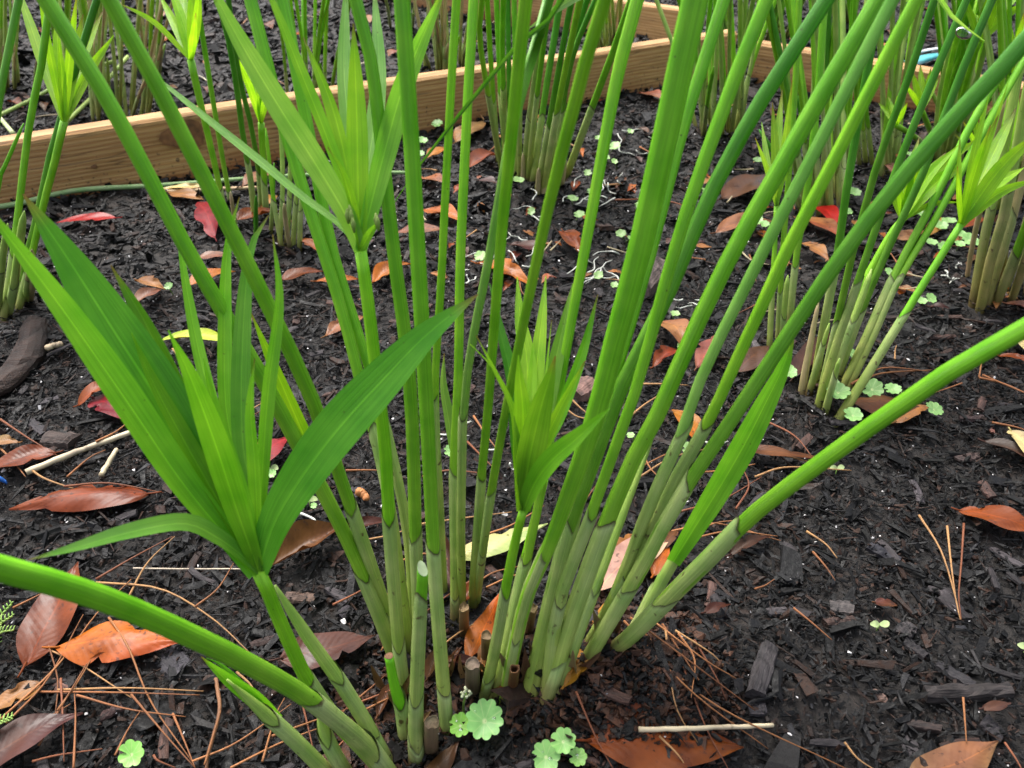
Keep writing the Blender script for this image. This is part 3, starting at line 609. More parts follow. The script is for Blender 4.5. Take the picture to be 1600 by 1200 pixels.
for pts, w, q, c, fo, ro in BR: bract(T['U1'], n0, pts, w*1.08, q, c, fo, ro, b=.5, pk=.45)
# little flower buds in that umbel
for i, (x, y) in enumerate([(547, 330), (543, 336), (549, 338), (552, 350), (590, 347), (588, 343)]):
    c = at(x, y, depth(n0)*.97); V, F, uv, C = tube([c+np.array([0, 0, -.004]), c, c+np.array([0, 0, .003])], [.0006, .0014, .0003], 6, colf=lambda t: (.24, .34, .09)); mk('flower_bud', V, F, M_STEM, T['U1'], uv, C)
# bracts drooping into view from umbels above the frame
def crown_head(k, n=7, L=.16):
    tp = np.array(T[k]['_tip']); ax = np.array(T[k]['_ax']); a = np.cross(ax, [1, .2, 0]); a /= np.linalg.norm(a); b = np.cross(ax, a)
    for i in range(n):
        th = i*2*math.pi/n+U(-.3, .3); out = math.cos(th)*a+math.sin(th)*b; l = L*U(.7, 1.2)
        pth = [tp, tp+ax*l*.45+out*l*.22, tp+ax*l*.65+out*l*.6, tp+ax*l*.55+out*l*1.0]
        S = spline(pth, 12); V, F, uv, C = blade(S, [.0055*lance(j/11) for j in range(12)], .3, 0, 4, MB, MB); mk('bract', V, F, M_BRACT, T[k], uv, C)
for k in ('L', 'K', 'R'): crown_head(k, 5)
tL = np.array(T['L']['_tip']); dL = depth(tL)
bract(T['L'], tL, [(985, -60), (940, -28), (893, -2), (858, 22), (823, 47)], 38, .40/depth(tL), (.16, .32, .10), .25, .2, b=.6, pk=.6)
tK = np.array(T['K']['_tip'])
bract(T['K'], tK, [(900, -25), (850, 25), (800, 82), (730, 165), (655, 260), (613, 322)], 9, .46/depth(tK), (.05, .16, .02), .5, .2, b=.8, pk=.5)
tV = np.array(T['R']['_tip'])
bract(T['R'], tV, [(1440, -60), (1463, -10), (1480, 17), (1505, 40), (1538, 64)], 15, .44/depth(tV), (.17, .34, .09), .35, .2, b=.8, pk=.5)
# water drop on that bract
c = at(1506, 51, .44); V = []; F = []
for i in range(9):
    for j in range(14):
        th = math.pi*i/8; ph = 2*math.pi*j/14; r = .0032
        V.append(c+np.array([r*1.5*math.sin(th)*math.cos(ph), r*.8*math.sin(th)*math.sin(ph), r*math.cos(th)*(.9 if th < 1.57 else 1.15)-.3*r*math.sin(th)*math.cos(ph)]))
for i in range(8):
    for j in range(14): F.append((i*14+j, i*14+(j+1) % 14, (i+1)*14+(j+1) % 14, (i+1)*14+j))
tag(mk('water_drop', V, F, M_WATER, None, origin=c), 'clear water drop hanging from a drooping green bract tip at top right', 'water drop')

# ---- stubs of old cut culms between the stems
def stub(px, py, wpx, hpx, lean=(0, 0), colr=(.20, .12, .055), hollow=True):
    b = P(px, py); d = depth(b); r = wpx*d/2/FOC; top = at(px+lean[0], py-hpx, d*.93); sides = 12; k = U(.6, .95); c0 = np.array(colr)*k
    pth = [b-np.array([0, 0, .01]), lerp(b, top, .33), lerp(b, top, .66), lerp(b, top, .9), top]; jag = np.zeros((5, sides)); jag[-1] = RNG.normal(0, r*.34, sides); jag[-2] = jag[-1]*.5
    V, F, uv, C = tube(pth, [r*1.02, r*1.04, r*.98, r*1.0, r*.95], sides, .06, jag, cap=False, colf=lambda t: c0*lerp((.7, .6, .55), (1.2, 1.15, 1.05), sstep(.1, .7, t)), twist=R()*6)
    F = list(F); n0 = len(V); rin = .74 if hollow else .93; dp = .75 if hollow else .985
    ax = (top-b)/np.linalg.norm(top-b); rim = V[-sides:].copy(); cen = rim.mean(0)
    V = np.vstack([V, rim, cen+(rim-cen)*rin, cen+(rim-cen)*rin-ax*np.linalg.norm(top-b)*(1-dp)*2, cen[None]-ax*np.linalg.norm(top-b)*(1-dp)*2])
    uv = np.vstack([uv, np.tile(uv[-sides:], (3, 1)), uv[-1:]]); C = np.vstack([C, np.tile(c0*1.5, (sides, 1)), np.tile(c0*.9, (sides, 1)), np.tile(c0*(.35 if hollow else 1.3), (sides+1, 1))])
    for q in range(sides):
        k2 = (q+1) % sides; F += [(n0+q, n0+k2, n0+sides+k2, n0+sides+q), (n0+sides+q, n0+sides+k2, n0+2*sides+k2, n0+2*sides+q), (n0+2*sides+q, n0+2*sides+k2, n0+3*sides)]
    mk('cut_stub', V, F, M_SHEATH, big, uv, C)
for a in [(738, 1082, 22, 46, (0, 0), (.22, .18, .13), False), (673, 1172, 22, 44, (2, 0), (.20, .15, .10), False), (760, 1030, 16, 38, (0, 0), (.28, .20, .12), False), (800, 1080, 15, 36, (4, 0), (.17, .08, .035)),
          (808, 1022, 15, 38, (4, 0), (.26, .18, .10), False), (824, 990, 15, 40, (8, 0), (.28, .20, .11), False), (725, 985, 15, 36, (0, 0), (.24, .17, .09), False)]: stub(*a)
# torn brown sheath scraps and dead leaf bases caught in the crown
for i in range(44):
    x, y = random.choice([(620, 1100), (655, 1130), (690, 1085), (740, 1060), (790, 1065), (830, 1060), (880, 1050), (940, 1005)]); x += U(-22, 22); y += U(-14, 18)
    b = P(x, y); b[2] -= .004; d = np.array([U(-.012, .012), U(-.008, .008), U(.014, .034)])*U(.7, 1.3); S = spline([b, b+d*.5+np.array([U(-.003, .003), 0, 0]), b+d], 8)
    hw = [U(.6, 1.1)*w_ for w_ in (.0028, .0032, .0032, .003, .0026, .002, .0012, .0004)]; cc = random.choice([(.16, .085, .035), (.24, .15, .065), (.10, .05, .025), (.28, .21, .10)])
    V, F, uv, C = blade(S, hw, .7, U(-1, 1), 4, np.array(cc)*.7, cc); mk('dead_sheath', V, F, M_SHEATH, big, uv, C)
# ------------------------------------------------------------------ the other clumps
GRP = 'sedge clumps planted in the beds'
def clump(label, px, py): return thing('sedge_clump', label, 'sedge', tuple(P(px, py)), GRP)
def bgstem(cl, pts, w, rim=None, colr='mid', q=None, ext=.12, w1=None, brown=.25, short=False, sh=None, head=False):
    n = len(pts); w1 = w*1.2 if w1 is None else w1
    p = [(x, y, w+(w1-w)*i/(n-1)) for i, (x, y) in enumerate(pts)]
    if short and not head:                                   # a young shoot: pointed tip
        (xa, ya, _), (xb, yb, wb) = p[-2], p[-1]; p[-1] = (xa+(xb-xa)*.8, ya+(yb-ya)*.8, wb*.85); p.append((xb, yb, wb*.12)); q = .95 if q is None else q
    return stem(cl, p, [rim] if rim else [], colr, q=q, ext=0 if short else ext, sides=8, rings=14, tri=.05, brownbase=brown, taper=.92, sheathcol=sh)
def umbel(so, tips, w=12, colr=YB, q=(.92, 1.08), bend=.15):
    n0 = np.array(so['_tip']); x0, y0 = project(n0)
    for i, tp in enumerate(tips):
        tx, ty = tp[0], tp[1]; ww = tp[2] if len(tp) > 2 else w
        mx, my = x0+(tx-x0)*.5, y0+(ty-y0)*.5; k = U(-bend, bend)*.5
        bract(so, n0, [(mx+(ty-y0)*k*.3, my-abs(tx-x0)*.12), (tx, ty)], ww, U(*q), colr, .3, U(-.5, .5), b=.5, pk=.45, n=10)
def rand_clump(label, px, py, sx, sy, n, w, topy, fan, cols, rimf=.4, brown=.4, short=.15):
    cl = clump(label, px, py); n = int(n*1.6); w *= .9
    for i in range(n):
        bx = px+U(-sx, sx); by = py+U(-sy, sy); ty = topy+U(-10, 25); f = (bx-px)/sx*fan*.5+U(-fan, fan)*.6
        if R() < short: ty = by-(by-topy)*U(.2, .5)
        mx, my = bx+f*.42, by+(ty-by)*.5
        c = random.choice(cols); rim = by-(by-max(ty, 0))*rimf*U(.5, 1.2)
        bgstem(cl, [(bx, by), (mx, my), (bx+f, ty)], w*U(.8, 1.2), rim, c, q=U(.82, .98), brown=brown, ext=.15, short=(ty > 15))
    return cl

# behind the middle of the front clump
c2 = clump('dense dark sedge clump behind the middle of the front clump, before the long board', 840, 285)
for pts, w, rim, cc in [
 ([(784, 264), (763, 149), (749, 53), (755, -15)], 10, 150, 'bright'), ([(779, 256), (774, 190), (767, 100), (760, -15)], 9, 160, 'bright'), ([(790, 250), (787, 170), (785, 60), (787, -15)], 10, 140, 'mid'),
 ([(800, 268), (796, 150), (793, -15)], 9, 175, 'dark'), ([(806, 272), (806, 150), (803, -15)], 9, 150, 'mid'), ([(818, 278), (826, 190), (845, 60), (857, -15)], 10, 190, 'pale'),
 ([(825, 282), (838, 160), (855, 30), (862, -15)], 10, 150, 'mid'), ([(832, 285), (848, 175), (868, 50), (878, -15)], 12, 192, 'dark'), ([(840, 298), (862, 170), (885, 40), (896, -15)], 11, 200, 'dark'),
 ([(848, 300), (878, 135), (903, 15), (909, -15)], 12, 180, 'bright'), ([(855, 292), (868, 190), (895, 70), (922, -15)], 11, 165, 'dark'), ([(864, 294), (890, 110), (937, -15)], 10, 175, 'dark'),
 ([(884, 278), (921, 178), (962, 70), (992, -15)], 13, 175, 'mid'), ([(872, 288), (885, 200), (915, 80), (945, -15)], 10, 170, 'pale'), ([(812, 276), (812, 160), (818, -15)], 9, 165, 'bright'), ([(795, 262), (783, 165), (775, -15)], 9, 150, 'mid')]:
    bgstem(c2, pts, w, rim, cc, q=U(.78, .9))
for pts, w in [([(786, 235), (784, 178)], 7), ([(826, 270), (830, 166)], 7)]: bgstem(c2, pts, w, None, 'dark', short=True, q=.95, w1=w)
for pts, w, cc in [([(850, 302), (852, 250)], 12, 'straw'), ([(840, 300), (842, 262)], 11, 'straw'), ([(862, 300), (868, 250)], 12, 'straw'), ([(878, 288), (884, 250)], 10, 'straw'), ([(818, 282), (817, 240)], 10, 'straw')]:
    bgstem(c2, pts, w, None, cc, short=True, q=.97, w1=w*.9)

# right-hand clump with splayed stems
c3 = clump('sedge clump with grey-green splayed stems right of the front clump, pennywort at its foot', 1290, 625)
S3 = {}
for k, pts, w, w1, rim, cc in [
 ('a', [(1254, 608), (1266, 540), (1279, 470)], 16, 9, None, 'straw'), ('b', [(1272, 602), (1289, 500), (1306, 415), (1322, 300), (1340, 195), (1362, 70), (1378, -15)], 15, 16, 425, 'dark'),
 ('c', [(1282, 618), (1305, 520), (1330, 405), (1352, 320), (1378, 235), (1420, 120), (1465, -15)], 14, 15, 520, 'dark'), ('d', [(1280, 632), (1300, 560), (1336, 455), (1366, 365), (1402, 262), (1455, 130), (1516, -15)], 15, 15, 445, 'dark'),
 ('e', [(1302, 588), (1338, 470), (1370, 405), (1395, 362), (1409, 344)], 17, 14, 480, 'bright'), ('f', [(1308, 592), (1352, 470), (1405, 350), (1442, 270), (1495, 130), (1556, -15)], 14, 16, 490, 'dark'),
 ('g', [(1318, 602), (1348, 540), (1393, 438), (1432, 365), (1470, 292), (1520, 190), (1610, 40)], 15, 16, 440, 'mid'), ('h', [(1326, 604), (1380, 490), (1400, 440), (1443, 375), (1485, 300), (1540, 200), (1620, 60)], 14, 15, 452, 'mid'),
 ('i', [(1312, 652), (1345, 600), (1400, 512), (1450, 432), (1501, 351)], 17, 14, 500, 'mid'), ('j', [(1292, 612), (1318, 540), (1345, 470), (1362, 420)], 18, 12, 505, 'pale'),
 ('k', [(1265, 612), (1280, 560), (1296, 505)], 13, 9, 540, 'pale'), ('l', [(1290, 640), (1301, 600), (1312, 560)], 13, 10, 590, 'pale')]:
    last = pts[-1]; S3[k] = bgstem(c3, pts, w, rim, cc, w1=w1, short=(last[1] > 20 and last[0] < 1590), head=k in 'ei', q=(.95 if last[1] > 20 else U(.74, .82)))
umbel(S3['e'], [(1478, 238, 16), (1500, 225, 15), (1532, 246, 20), (1545, 205, 12), (1436, 215, 15), (1405, 240, 10), (1455, 205, 16), (1385, 285, 9), (1500, 316, 9), (1430, 255, 12)], 14)
umbel(S3['i'], [(1600, 262, 24), (1625, 205, 26), (1588, 168, 22), (1560, 180, 18), (1548, 195, 12), (1545, 150, 12), (1500, 215, 9), (1620, 280, 16), (1496, 260, 8), (1575, 130, 10)], 18)

c4 = clump('sedge clump with straw-brown bases at the right edge of the frame', 1560, 465)
for pts, w, rim, cc in [([(1521, 472), (1535, 390), (1553, 307), (1575, 200)], 15, 330, 'pale'), ([(1532, 482), (1546, 412), (1566, 350), (1579, 280), (1600, 170)], 16, 300, 'pale'), ([(1556, 474), (1576, 425), (1602, 360), (1640, 250)], 16, 400, 'mid'),
 ([(1542, 476), (1558, 420), (1585, 330), (1612, 220)], 14, 350, 'straw'), ([(1570, 452), (1590, 395), (1618, 300)], 14, 380, 'straw'), ([(1590, 446), (1612, 370), (1640, 260)], 14, 380, 'mid'), ([(1511, 434), (1520, 380), (1532, 326)], 9, None, 'straw'),
 ([(1565, 440), (1572, 360), (1590, 240)], 13, 300, 'pale'), ([(1605, 460), (1620, 380), (1645, 280)], 14, 390, 'pale'), ([(1580, 470), (1598, 420), (1625, 350)], 13, 410, 'straw')]:
    bgstem(c4, pts, w, rim, cc, q=U(.85, .95), brown=.7, sh=(.25, .30, .13) if R() < .6 else (.27, .24, .11))
c11 = clump('slim sedge clump of three pale stems and one leafy head left of the splayed clump', 1210, 540)
s_ = bgstem(c11, [(1202, 545), (1207, 450), (1211, 380), (1213, 322)], 10, 420, 'bright', w1=9, short=True, q=.95, head=True)
umbel(s_, [(1190, 190, 10), (1207, 160, 13), (1222, 140, 14), (1238, 125, 13), (1250, 175, 9), (1180, 215, 8), (1232, 200, 9)], 12, colr=(.2, .4, .04))
bgstem(c11, [(1216, 530), (1220, 450), (1228, 330), (1240, 180), (1250, -15)], 10, 460, 'bright', q=.85); bgstem(c11, [(1234, 505), (1243, 410), (1256, 335), (1275, 180), (1290, -15)], 12, 420, 'mid', q=.85)
bgstem(c11, [(1222, 535), (1226, 480), (1231, 430)], 10, 500, 'pale', q=.95, short=True)
# along the board on the left
c6 = clump('sedge clump in front of the long board between the two left diagonal stems', 410, 370)
a = bgstem(c6, [(353, 340), (337, 265), (313, 160), (298, 94)], 10, 300, 'bright', w1=15, short=True, q=.9, head=True)
umbel(a, [(248, -10, 14), (262, -30, 16), (285, -40, 18), (300, -40, 16), (312, -30, 14), (186, 5, 9), (275, 10, 12), (306, 20, 12)], 14)
bgstem(c6, [(361, 318), (350, 260), (333, 160), (313, 35), (305, -20)], 9, 300, 'mid', q=.85); bgstem(c6, [(398, 345), (390, 270), (380, 217), (363, 93), (338, -15)], 10, 255, 'dark', q=.8)
bgstem(c6, [(408, 330), (405, 275), (392, 195), (372, 110), (355, -15)], 9, 280, 'dark', q=.8)
b_ = bgstem(c6, [(416, 335), (412, 265), (408, 192)], 11, 290, 'bright', short=True, q=.93, head=True)
umbel(b_, [(362, 75, 12), (380, 90, 13), (395, 80, 14), (412, 100, 12), (425, 120, 10), (402, 130, 12), (420, 135, 10)], 12)
for pts, w, rim, cc in [([(437, 378), (441, 310), (441, 250), (436, 150)], 9, 320, 'pale'), ([(448, 380), (452, 320), (455, 230)], 9, 310, 'pale'), ([(458, 385), (462, 320), (470, 230)], 9, 320, 'pale'), ([(468, 388), (470, 330), (476, 240)], 9, 330, 'pale'),
                        ([(400, 364), (400, 306)], 9, None, 'dark'), ([(440, 384), (432, 340), (425, 290), (415, 200)], 8, 320, 'bright'), ([(372, 380), (366, 340), (360, 300)], 8, 340, 'straw'), ([(423, 365), (426, 310), (428, 255)], 7, 310, 'mid'), ([(452, 384), (446, 345), (444, 318)], 9, None, 'straw')]:
    bgstem(c6, pts, w, rim, cc, w1=w, q=.93, short=True)
# left edge
c7 = clump('sedge clump cut by the left edge of the frame, pale sheaths at its foot', 15, 490)
for pts, w, rim, cc in [([(5, 500), (14, 440), (25, 360), (45, 200), (66, 95), (80, -15)], 12, 400, 'mid'), ([(12, 492), (24, 430), (38, 330)], 14, 450, 'pale'), ([(25, 478), (36, 420), (60, 330), (75, 255), (115, 118), (156, -15)], 12, 440, 'dark'),
                        ([(40, 470), (46, 430), (50, 390)], 13, 440, 'straw'), ([(-5, 495), (2, 420), (12, 350)], 12, 430, 'pale'), ([(48, 468), (52, 440), (58, 405)], 12, None, 'straw'), ([(-14, 480), (-20, 350), (-5, 180), (25, 20)], 12, 430, 'blue')]:
    bgstem(c7, pts, w, rim, cc, q=.86, short=pts[-1][1] > 20)
u7 = bgstem(c7, [(30, 482), (45, 420), (68, 320), (85, 258), (100, 190)], 12, 430, 'bright', q=.9, short=True, w1=15, head=True)
umbel(u7, [(24, -30, 17), (60, -20, 12), (88, 15, 16), (130, 22, 18), (108, 50, 15), (160, 18, 16), (178, 55, 15), (92, 60, 12), (120, -10, 14)], 15)
bgstem(c7, [(-15, 470), (-4, 300), (12, 250), (37, 193)], 9, None, 'mid', w1=7, q=.9, short=True)

PST = ['pale', 'pale', 'bright', 'straw', 'straw']
rand_clump('far sedge clump beside the corner where the boards meet, seen between the right diagonal stems', 1120, 205, 40, 8, 13, 8, -10, 75, ['pale', 'bright', 'pale', 'mid'], .35, .5)
rand_clump('sedge clump half hidden behind the right diagonal stems, above the red leaf', 1285, 320, 40, 18, 16, 9, -15, 70, ['mid', 'bright', 'pale', 'dark'], .35, .4)
rand_clump('sedge clump against the right board below the teal strip', 1372, 262, 30, 14, 9, 8, -15, 60, ['bright', 'mid', 'pale'], .3, .4)
rand_clump('pale sedge clump at the foot of the right board near the frame edge', 1500, 218, 22, 7, 10, 8, -15, 70, ['pale', 'mid', 'bright'], .4, .5)
rand_clump('sedge clump crowding the right frame edge above the straw-brown one', 1592, 300, 25, 12, 10, 9, -15, 50, ['bright', 'pale', 'bright'], .3, .4)
rand_clump('straw-coloured sedge clump in the far bed at the top left corner', 25, 135, 30, 8, 9, 6, -10, 18, PST, .6, .5, .3)
rand_clump('tall pale sedge clump in the far bed behind the left leafy head', 125, 132, 35, 8, 12, 7, -10, 25, PST, .55, .4, .2)
rand_clump('sedge clump close behind the board between the two left diagonal stems', 190, 182, 45, 7, 14, 6, -10, 45, PST, .5, .5, .2)
rand_clump('far sedge clump left of the leafy head at the top left', 240, 120, 14, 6, 6, 6, -10, 12, PST, .55, .4, .1)
rand_clump('far sedge clump showing between the wide silver bract and the upright bracts', 480, 150, 35, 10, 8, 7, -10, 40, ['mid', 'bright', 'mid'], .3, .3, .1)
rand_clump('small far sedge clump behind the board at top centre', 690, 108, 35, 10, 12, 6, -10, 25, PST, .6, .5, .2)
rand_clump('far sedge clump on the near side of the far board at top centre', 950, 85, 25, 6, 10, 6, -10, 30, PST, .5, .5, .2)
rand_clump('farthest straw sedge clump at the top edge left of centre', 640, 40, 30, 6, 8, 5, -15, 15, ['straw', 'pale', 'pale'], .6, .6, .2)
rand_clump('far sedge clump at the top edge above the corner of the boards', 1180, 60, 55, 8, 14, 6, -15, 40, ['bright', 'pale', 'mid'], .4, .4, .1)
rand_clump('far pale sedge clump at the top edge beyond the teal strip', 1330, 30, 40, 6, 8, 6, -20, 30, ['pale', 'straw', 'mid'], .5, .5, .1)
tr = clump('leafy sedge clump at the top right, bright heads above the dark diagonal stem', 1478, 250)
for pts, tips in [([(1478, 250), (1498, 170), (1515, 110), (1530, 64)], [(1610, -25, 22), (1575, -40, 24), (1545, -40, 22), (1522, -45, 18), (1560, 10, 12), (1605, 5, 16), (1500, -20, 10)]),
                  ([(1486, 252), (1520, 190), (1550, 150), (1585, 118)], [(1640, 40, 18), (1625, 15, 18), (1600, 20, 16), (1580, 40, 12), (1650, 80, 16), (1570, 60, 10)]),
                  ([(1470, 246), (1452, 200), (1440, 172)], [(1425, 110, 10), (1438, 100, 11), (1455, 105, 10), (1468, 120, 10), (1412, 130, 8)]), ([(1466, 248), (1430, 215), (1400, 196)], [(1372, 160, 8), (1388, 150, 9), (1402, 150, 9), (1418, 160, 8)])]:
    umbel(bgstem(tr, pts, 9, pts[1][1], 'bright', q=.85, short=True, head=True), tips, 12)
tr2 = clump('light leafy sedge tuft between the dark diagonal stem and the right frame edge', 1560, 330)
for pts, tips in [([(1560, 330), (1572, 280), (1582, 240)], [(1560, 150, 12), (1575, 130, 14), (1590, 125, 14), (1605, 140, 14), (1620, 165, 12), (1548, 175, 9)]), ([(1552, 332), (1545, 290), (1535, 262)], [(1505, 190, 9), (1520, 170, 11), (1535, 165, 11), (1552, 175, 10), (1492, 210, 7)]),
                  ([(1568, 328), (1598, 300), (1615, 285)], [(1640, 200, 14), (1618, 190, 14), (1600, 200, 12), (1585, 215, 9)])]:
    umbel(bgstem(tr2, pts, 9, pts[1][1], 'bright', q=.9, short=True, head=True), tips, 12)
for i in range(9): x0 = 1478+U(-22, 22); bgstem(tr, [(x0, 250+U(-8, 8)), (x0+U(5, 25), 140), (x0+U(10, 80), -15)], U(7, 10), U(170, 210), random.choice(['bright', 'mid', 'pale']), q=.85)
# green culm lying flat along the foot of the board
pp = [P(x, y, .006) for x, y in [(-40, 328), (30, 318), (120, 302), (260, 289), (420, 277), (560, 270), (640, 270)]]
pp[2][2] += .004; V, F, uv, C = tube(spline(pp, 30), np.linspace(.0036, .0028, 30), 8, .05, colf=lambda t: lerp((.24, .35, .17), (.17, .30, .12), t))
tag(mk('fallen_culm', V, F, M_SHEATH, None, uv, C, origin=pp[0]), 'pale green culm lying flat along the foot of the long board', 'stem')
for pts, cc, lb in [([(-10, 185), (60, 150), (110, 120), (180, 95)], (.25, .36, .1), 'pale green culm leaning across the far bed at the top left'), ([(-12, 170), (5, 190), (20, 208)], (.42, .5, .25), 'short whitish green culm lying behind the board at the left edge'), ([(105, 190), (150, 145), (200, 88)], (.3, .42, .1), 'light green culm slanting behind the left leafy head')]:
    pp = [P(x, y, .008+.03*(i == len(pts)-1)) for i, (x, y) in enumerate(pts)]; V, F, uv, C = tube(spline(pp, 12), np.full(12, .0036), 7, colf=lambda t: cc)
    tag(mk('fallen_culm', V, F, M_SHEATH, None, uv, C, origin=pp[0]), lb, 'stem')
# ------------------------------------------------------------------ where a small thing lies, in words
MARKS = [('the glossy orange dotted leaf', 180, 1008), ('the large spotted rust leaf', 80, 960), ('the mauve leaf in the lower left corner', 50, 1160), ('the lone pennywort at lower left', 205, 1178), ('the rusty orange leaf at left', 120, 785), ('the long pale twig', 125, 706),
 ('the curved blackened bark at the left edge', 20, 560), ('the left leafy head', 395, 880), ('the flat mauve-brown leaf', 515, 1010), ('the long brown curled leaf', 480, 855), ('the cut stubs', 690, 1120), ('the largest pennywort leaf', 757, 1125), ('the pennywort trio', 880, 1170), ('the large red-brown leaf at the bottom', 1040, 1165),
 ('the clump mound on its right', 1010, 1040), ('the thick charcoal block', 1190, 1055), ('the splintered bark stick', 1510, 1088), ('the tan-brown leaf at bottom right', 1490, 1185), ('the three-needle bundle', 1490, 900), ('the orange-edged leaf at right', 1560, 820), ('the lone seedling on the right mulch', 1370, 985),
 ('the base of the long right stem', 1090, 890), ('the pale pink-tan leaf', 990, 880), ('the broad green blade', 1170, 720), ('the middle of the long right stem', 1300, 740), ('the splayed clump foot', 1290, 630), ('the two-toned brown leaf', 1400, 640), ('the cream leaf at the right edge', 1600, 700), ('the straw-brown clump', 1555, 480),
 ('the right leafy head', 1500, 350), ('the red leaf right of the diagonals', 1285, 340), ('the dense dark clump', 850, 290), ('the round mauve leaf', 763, 286), ('the broad pink-tan leaf', 650, 360), ('the white root tangle', 950, 415), ('the middle leafy head', 820, 640), ('the cream white long leaf', 785, 845), ('the yellow-green curved leaf', 305, 535),
 ('the folded leaf pair at left', 230, 460), ('the bright red narrow leaf', 135, 345), ('the deep crimson leaf', 322, 345), ('the left clump by the board', 420, 370), ('the orange leaf pair behind the umbel stem', 520, 438), ('the pinkish leaf between right diagonals', 1100, 550), ('the large brown leaf between right diagonals', 1165, 290), ('the board corner', 1143, 110),
 ('the clump close behind the board', 190, 180), ('the top left corner', 20, 60), ('the wide silver bract', 400, 110), ('the upright bracts', 560, 100), ('the small clump behind the board', 690, 108), ('the far board', 900, 50), ('the teal strip', 1460, 88), ('the top edge above the corner', 1200, 40), ('the right frame edge near the top', 1590, 120), ('the open slope at right', 1420, 545)]
def near(px, py):
    m = sorted(MARKS, key=lambda k: (k[1]-px)**2+((k[2]-py)*1.3)**2)[0]; dx, dy = px-m[1], py-m[2]
    if math.hypot(dx, dy) < 22: return 'at '+m[0]
    return ('left of ' if dx < 0 else 'right of ')+m[0] if abs(dx) > abs(dy) else ('above ' if dy < 0 else 'below ')+m[0]
def lie(a, b):
    dx, dy = b[0]-a[0], b[1]-a[1]
    if abs(dy) < .35*abs(dx): return 'level'
    if abs(dx) < .35*abs(dy): return 'end-on'
    return 'rising' if dx*dy < 0 else 'falling'
# ------------------------------------------------------------------ fallen leaves
LC = dict(orange=(.30, .082, .009), rust=(.155, .034, .007), tan=(.235, .105, .036), pink=(.19, .080, .040), brown=(.085, .032, .012), mauve=(.060, .027, .021), dark=(.040, .012, .007), red=(.32, .008, .006),
          crimson=(.19, .010, .015), cream=(.45, .37, .16), amber=(.30, .13, .018), pale=(.34, .225, .15), yellow=(.40, .46, .05))
def leaf(label, A, B, wpx, colr, curl=.25, arch=.10, tilt=0.0, lift=.007, group='fallen leaves on the mulch', stalk=True, asym=0.0, name='fallen_leaf', up=0.0, pk=.42):
    """leaf from pixel A (stalk end) to B (tip), apparent width wpx; lies on the soil"""
    a, b = P(*A, lift), P(*B, lift); ax = b-a; L = np.linalg.norm(ax)
    dx, dy = B[0]-A[0], B[1]-A[1]; l2 = math.hypot(dx, dy)+1e-6; mx, my = (A[0]+B[0])/2, (A[1]+B[1])/2
    c1, c2 = plane_pt(mx-dy/l2*wpx/2, my+dx/l2*wpx/2), plane_pt(mx+dy/l2*wpx/2, my-dx/l2*wpx/2)
    W = float(np.linalg.norm(c1-c2)); W = min(max(W*.9, L*.12), L*.44); pk = U(.34, .5); tw = U(-.5, .5); bend_ = U(-.06, .06); curl = curl*U(.7, 1.5); nick = [(U(.15, .9), random.choice((-1, 1)), U(.03, .07)) for _ in range(random.choice((0, 1, 2, 3)))]
    d = ax/L; side = np.cross(d, [0, 0, 1]); side /= np.linalg.norm(side); nrm = np.cross(side, d)
    if nrm[2] < 0: nrm = -nrm; 
    ct, st = math.cos(tilt), math.sin(tilt); side, nrm = side*ct+nrm*st, nrm*ct-side*st
    n, m = 18, 8; V = []; uv = []; C = []; F = []; cc = np.array(LC[colr])*U(.85, 1.15); ph = R()*6; ww = U(.04, .09); tip2 = np.array(LC[colr])*np.array([U(.6, 1.1), U(.55, 1.1), U(.6, 1.1)])
    for i in range(n+1):
        t = i/n; w = W/2*(math.sin(math.pi*min(1, t**(math.log(.5)/math.log(pk))))**1.05)*(1-.25*t**6)+.0004
        for j in range(m+1):
            u = j/m*2-1; e = 1+.05*math.sin(ph+9*t+3*u)
            for nt, ns, nw in nick:
                if u*ns > .6: e *= 1-.45*math.exp(-((t-nt)/nw)**2)
            p = a+ax*t+side*(u*w*e+bend_*L*math.sin(math.pi*t))+nrm*(curl*w*abs(u)**1.6+tw*u*w*(t-.4)+arch*L*math.sin(math.pi*t)+ww*w*math.sin(7*t+ph)*u+.02*W*math.sin(13*t+5*u+ph)+up*L*t*t)
            g = H(p[0], p[1])+.0022
            if p[2] < g: p[2] = g
            V.append(p); uv.append(((u+1)/2, t)); C.append(lerp(cc, tip2, .5+.5*math.sin(ph*2+2.5*t+u)))
    for i in range(n):
        for j in range(m): q = i*(m+1)+j; F.append((q, q+1, q+m+2, q+m+1))
    o = mk(name, V, F, M_LEAF, None, uv, C, origin=(a+b)/2); tag(o, label, 'leaf', group)
    if stalk:
        s0 = a-d*L*.10+np.array([0, 0, .001]); s0[2] = max(s0[2], H(s0[0], s0[1])+.001); o['_b'] = tuple(float(c) for c in (a+b)/2)
        Vs, Fs, uvs, Cs = tube([s0, lerp(s0, a, .5), a+d*L*.04+nrm*.0006], [.0006, .0007, .0007], 6, colf=lambda t: cc*.8); mk('stalk', Vs, Fs, M_STRAW, o, uvs, Cs)
    return o
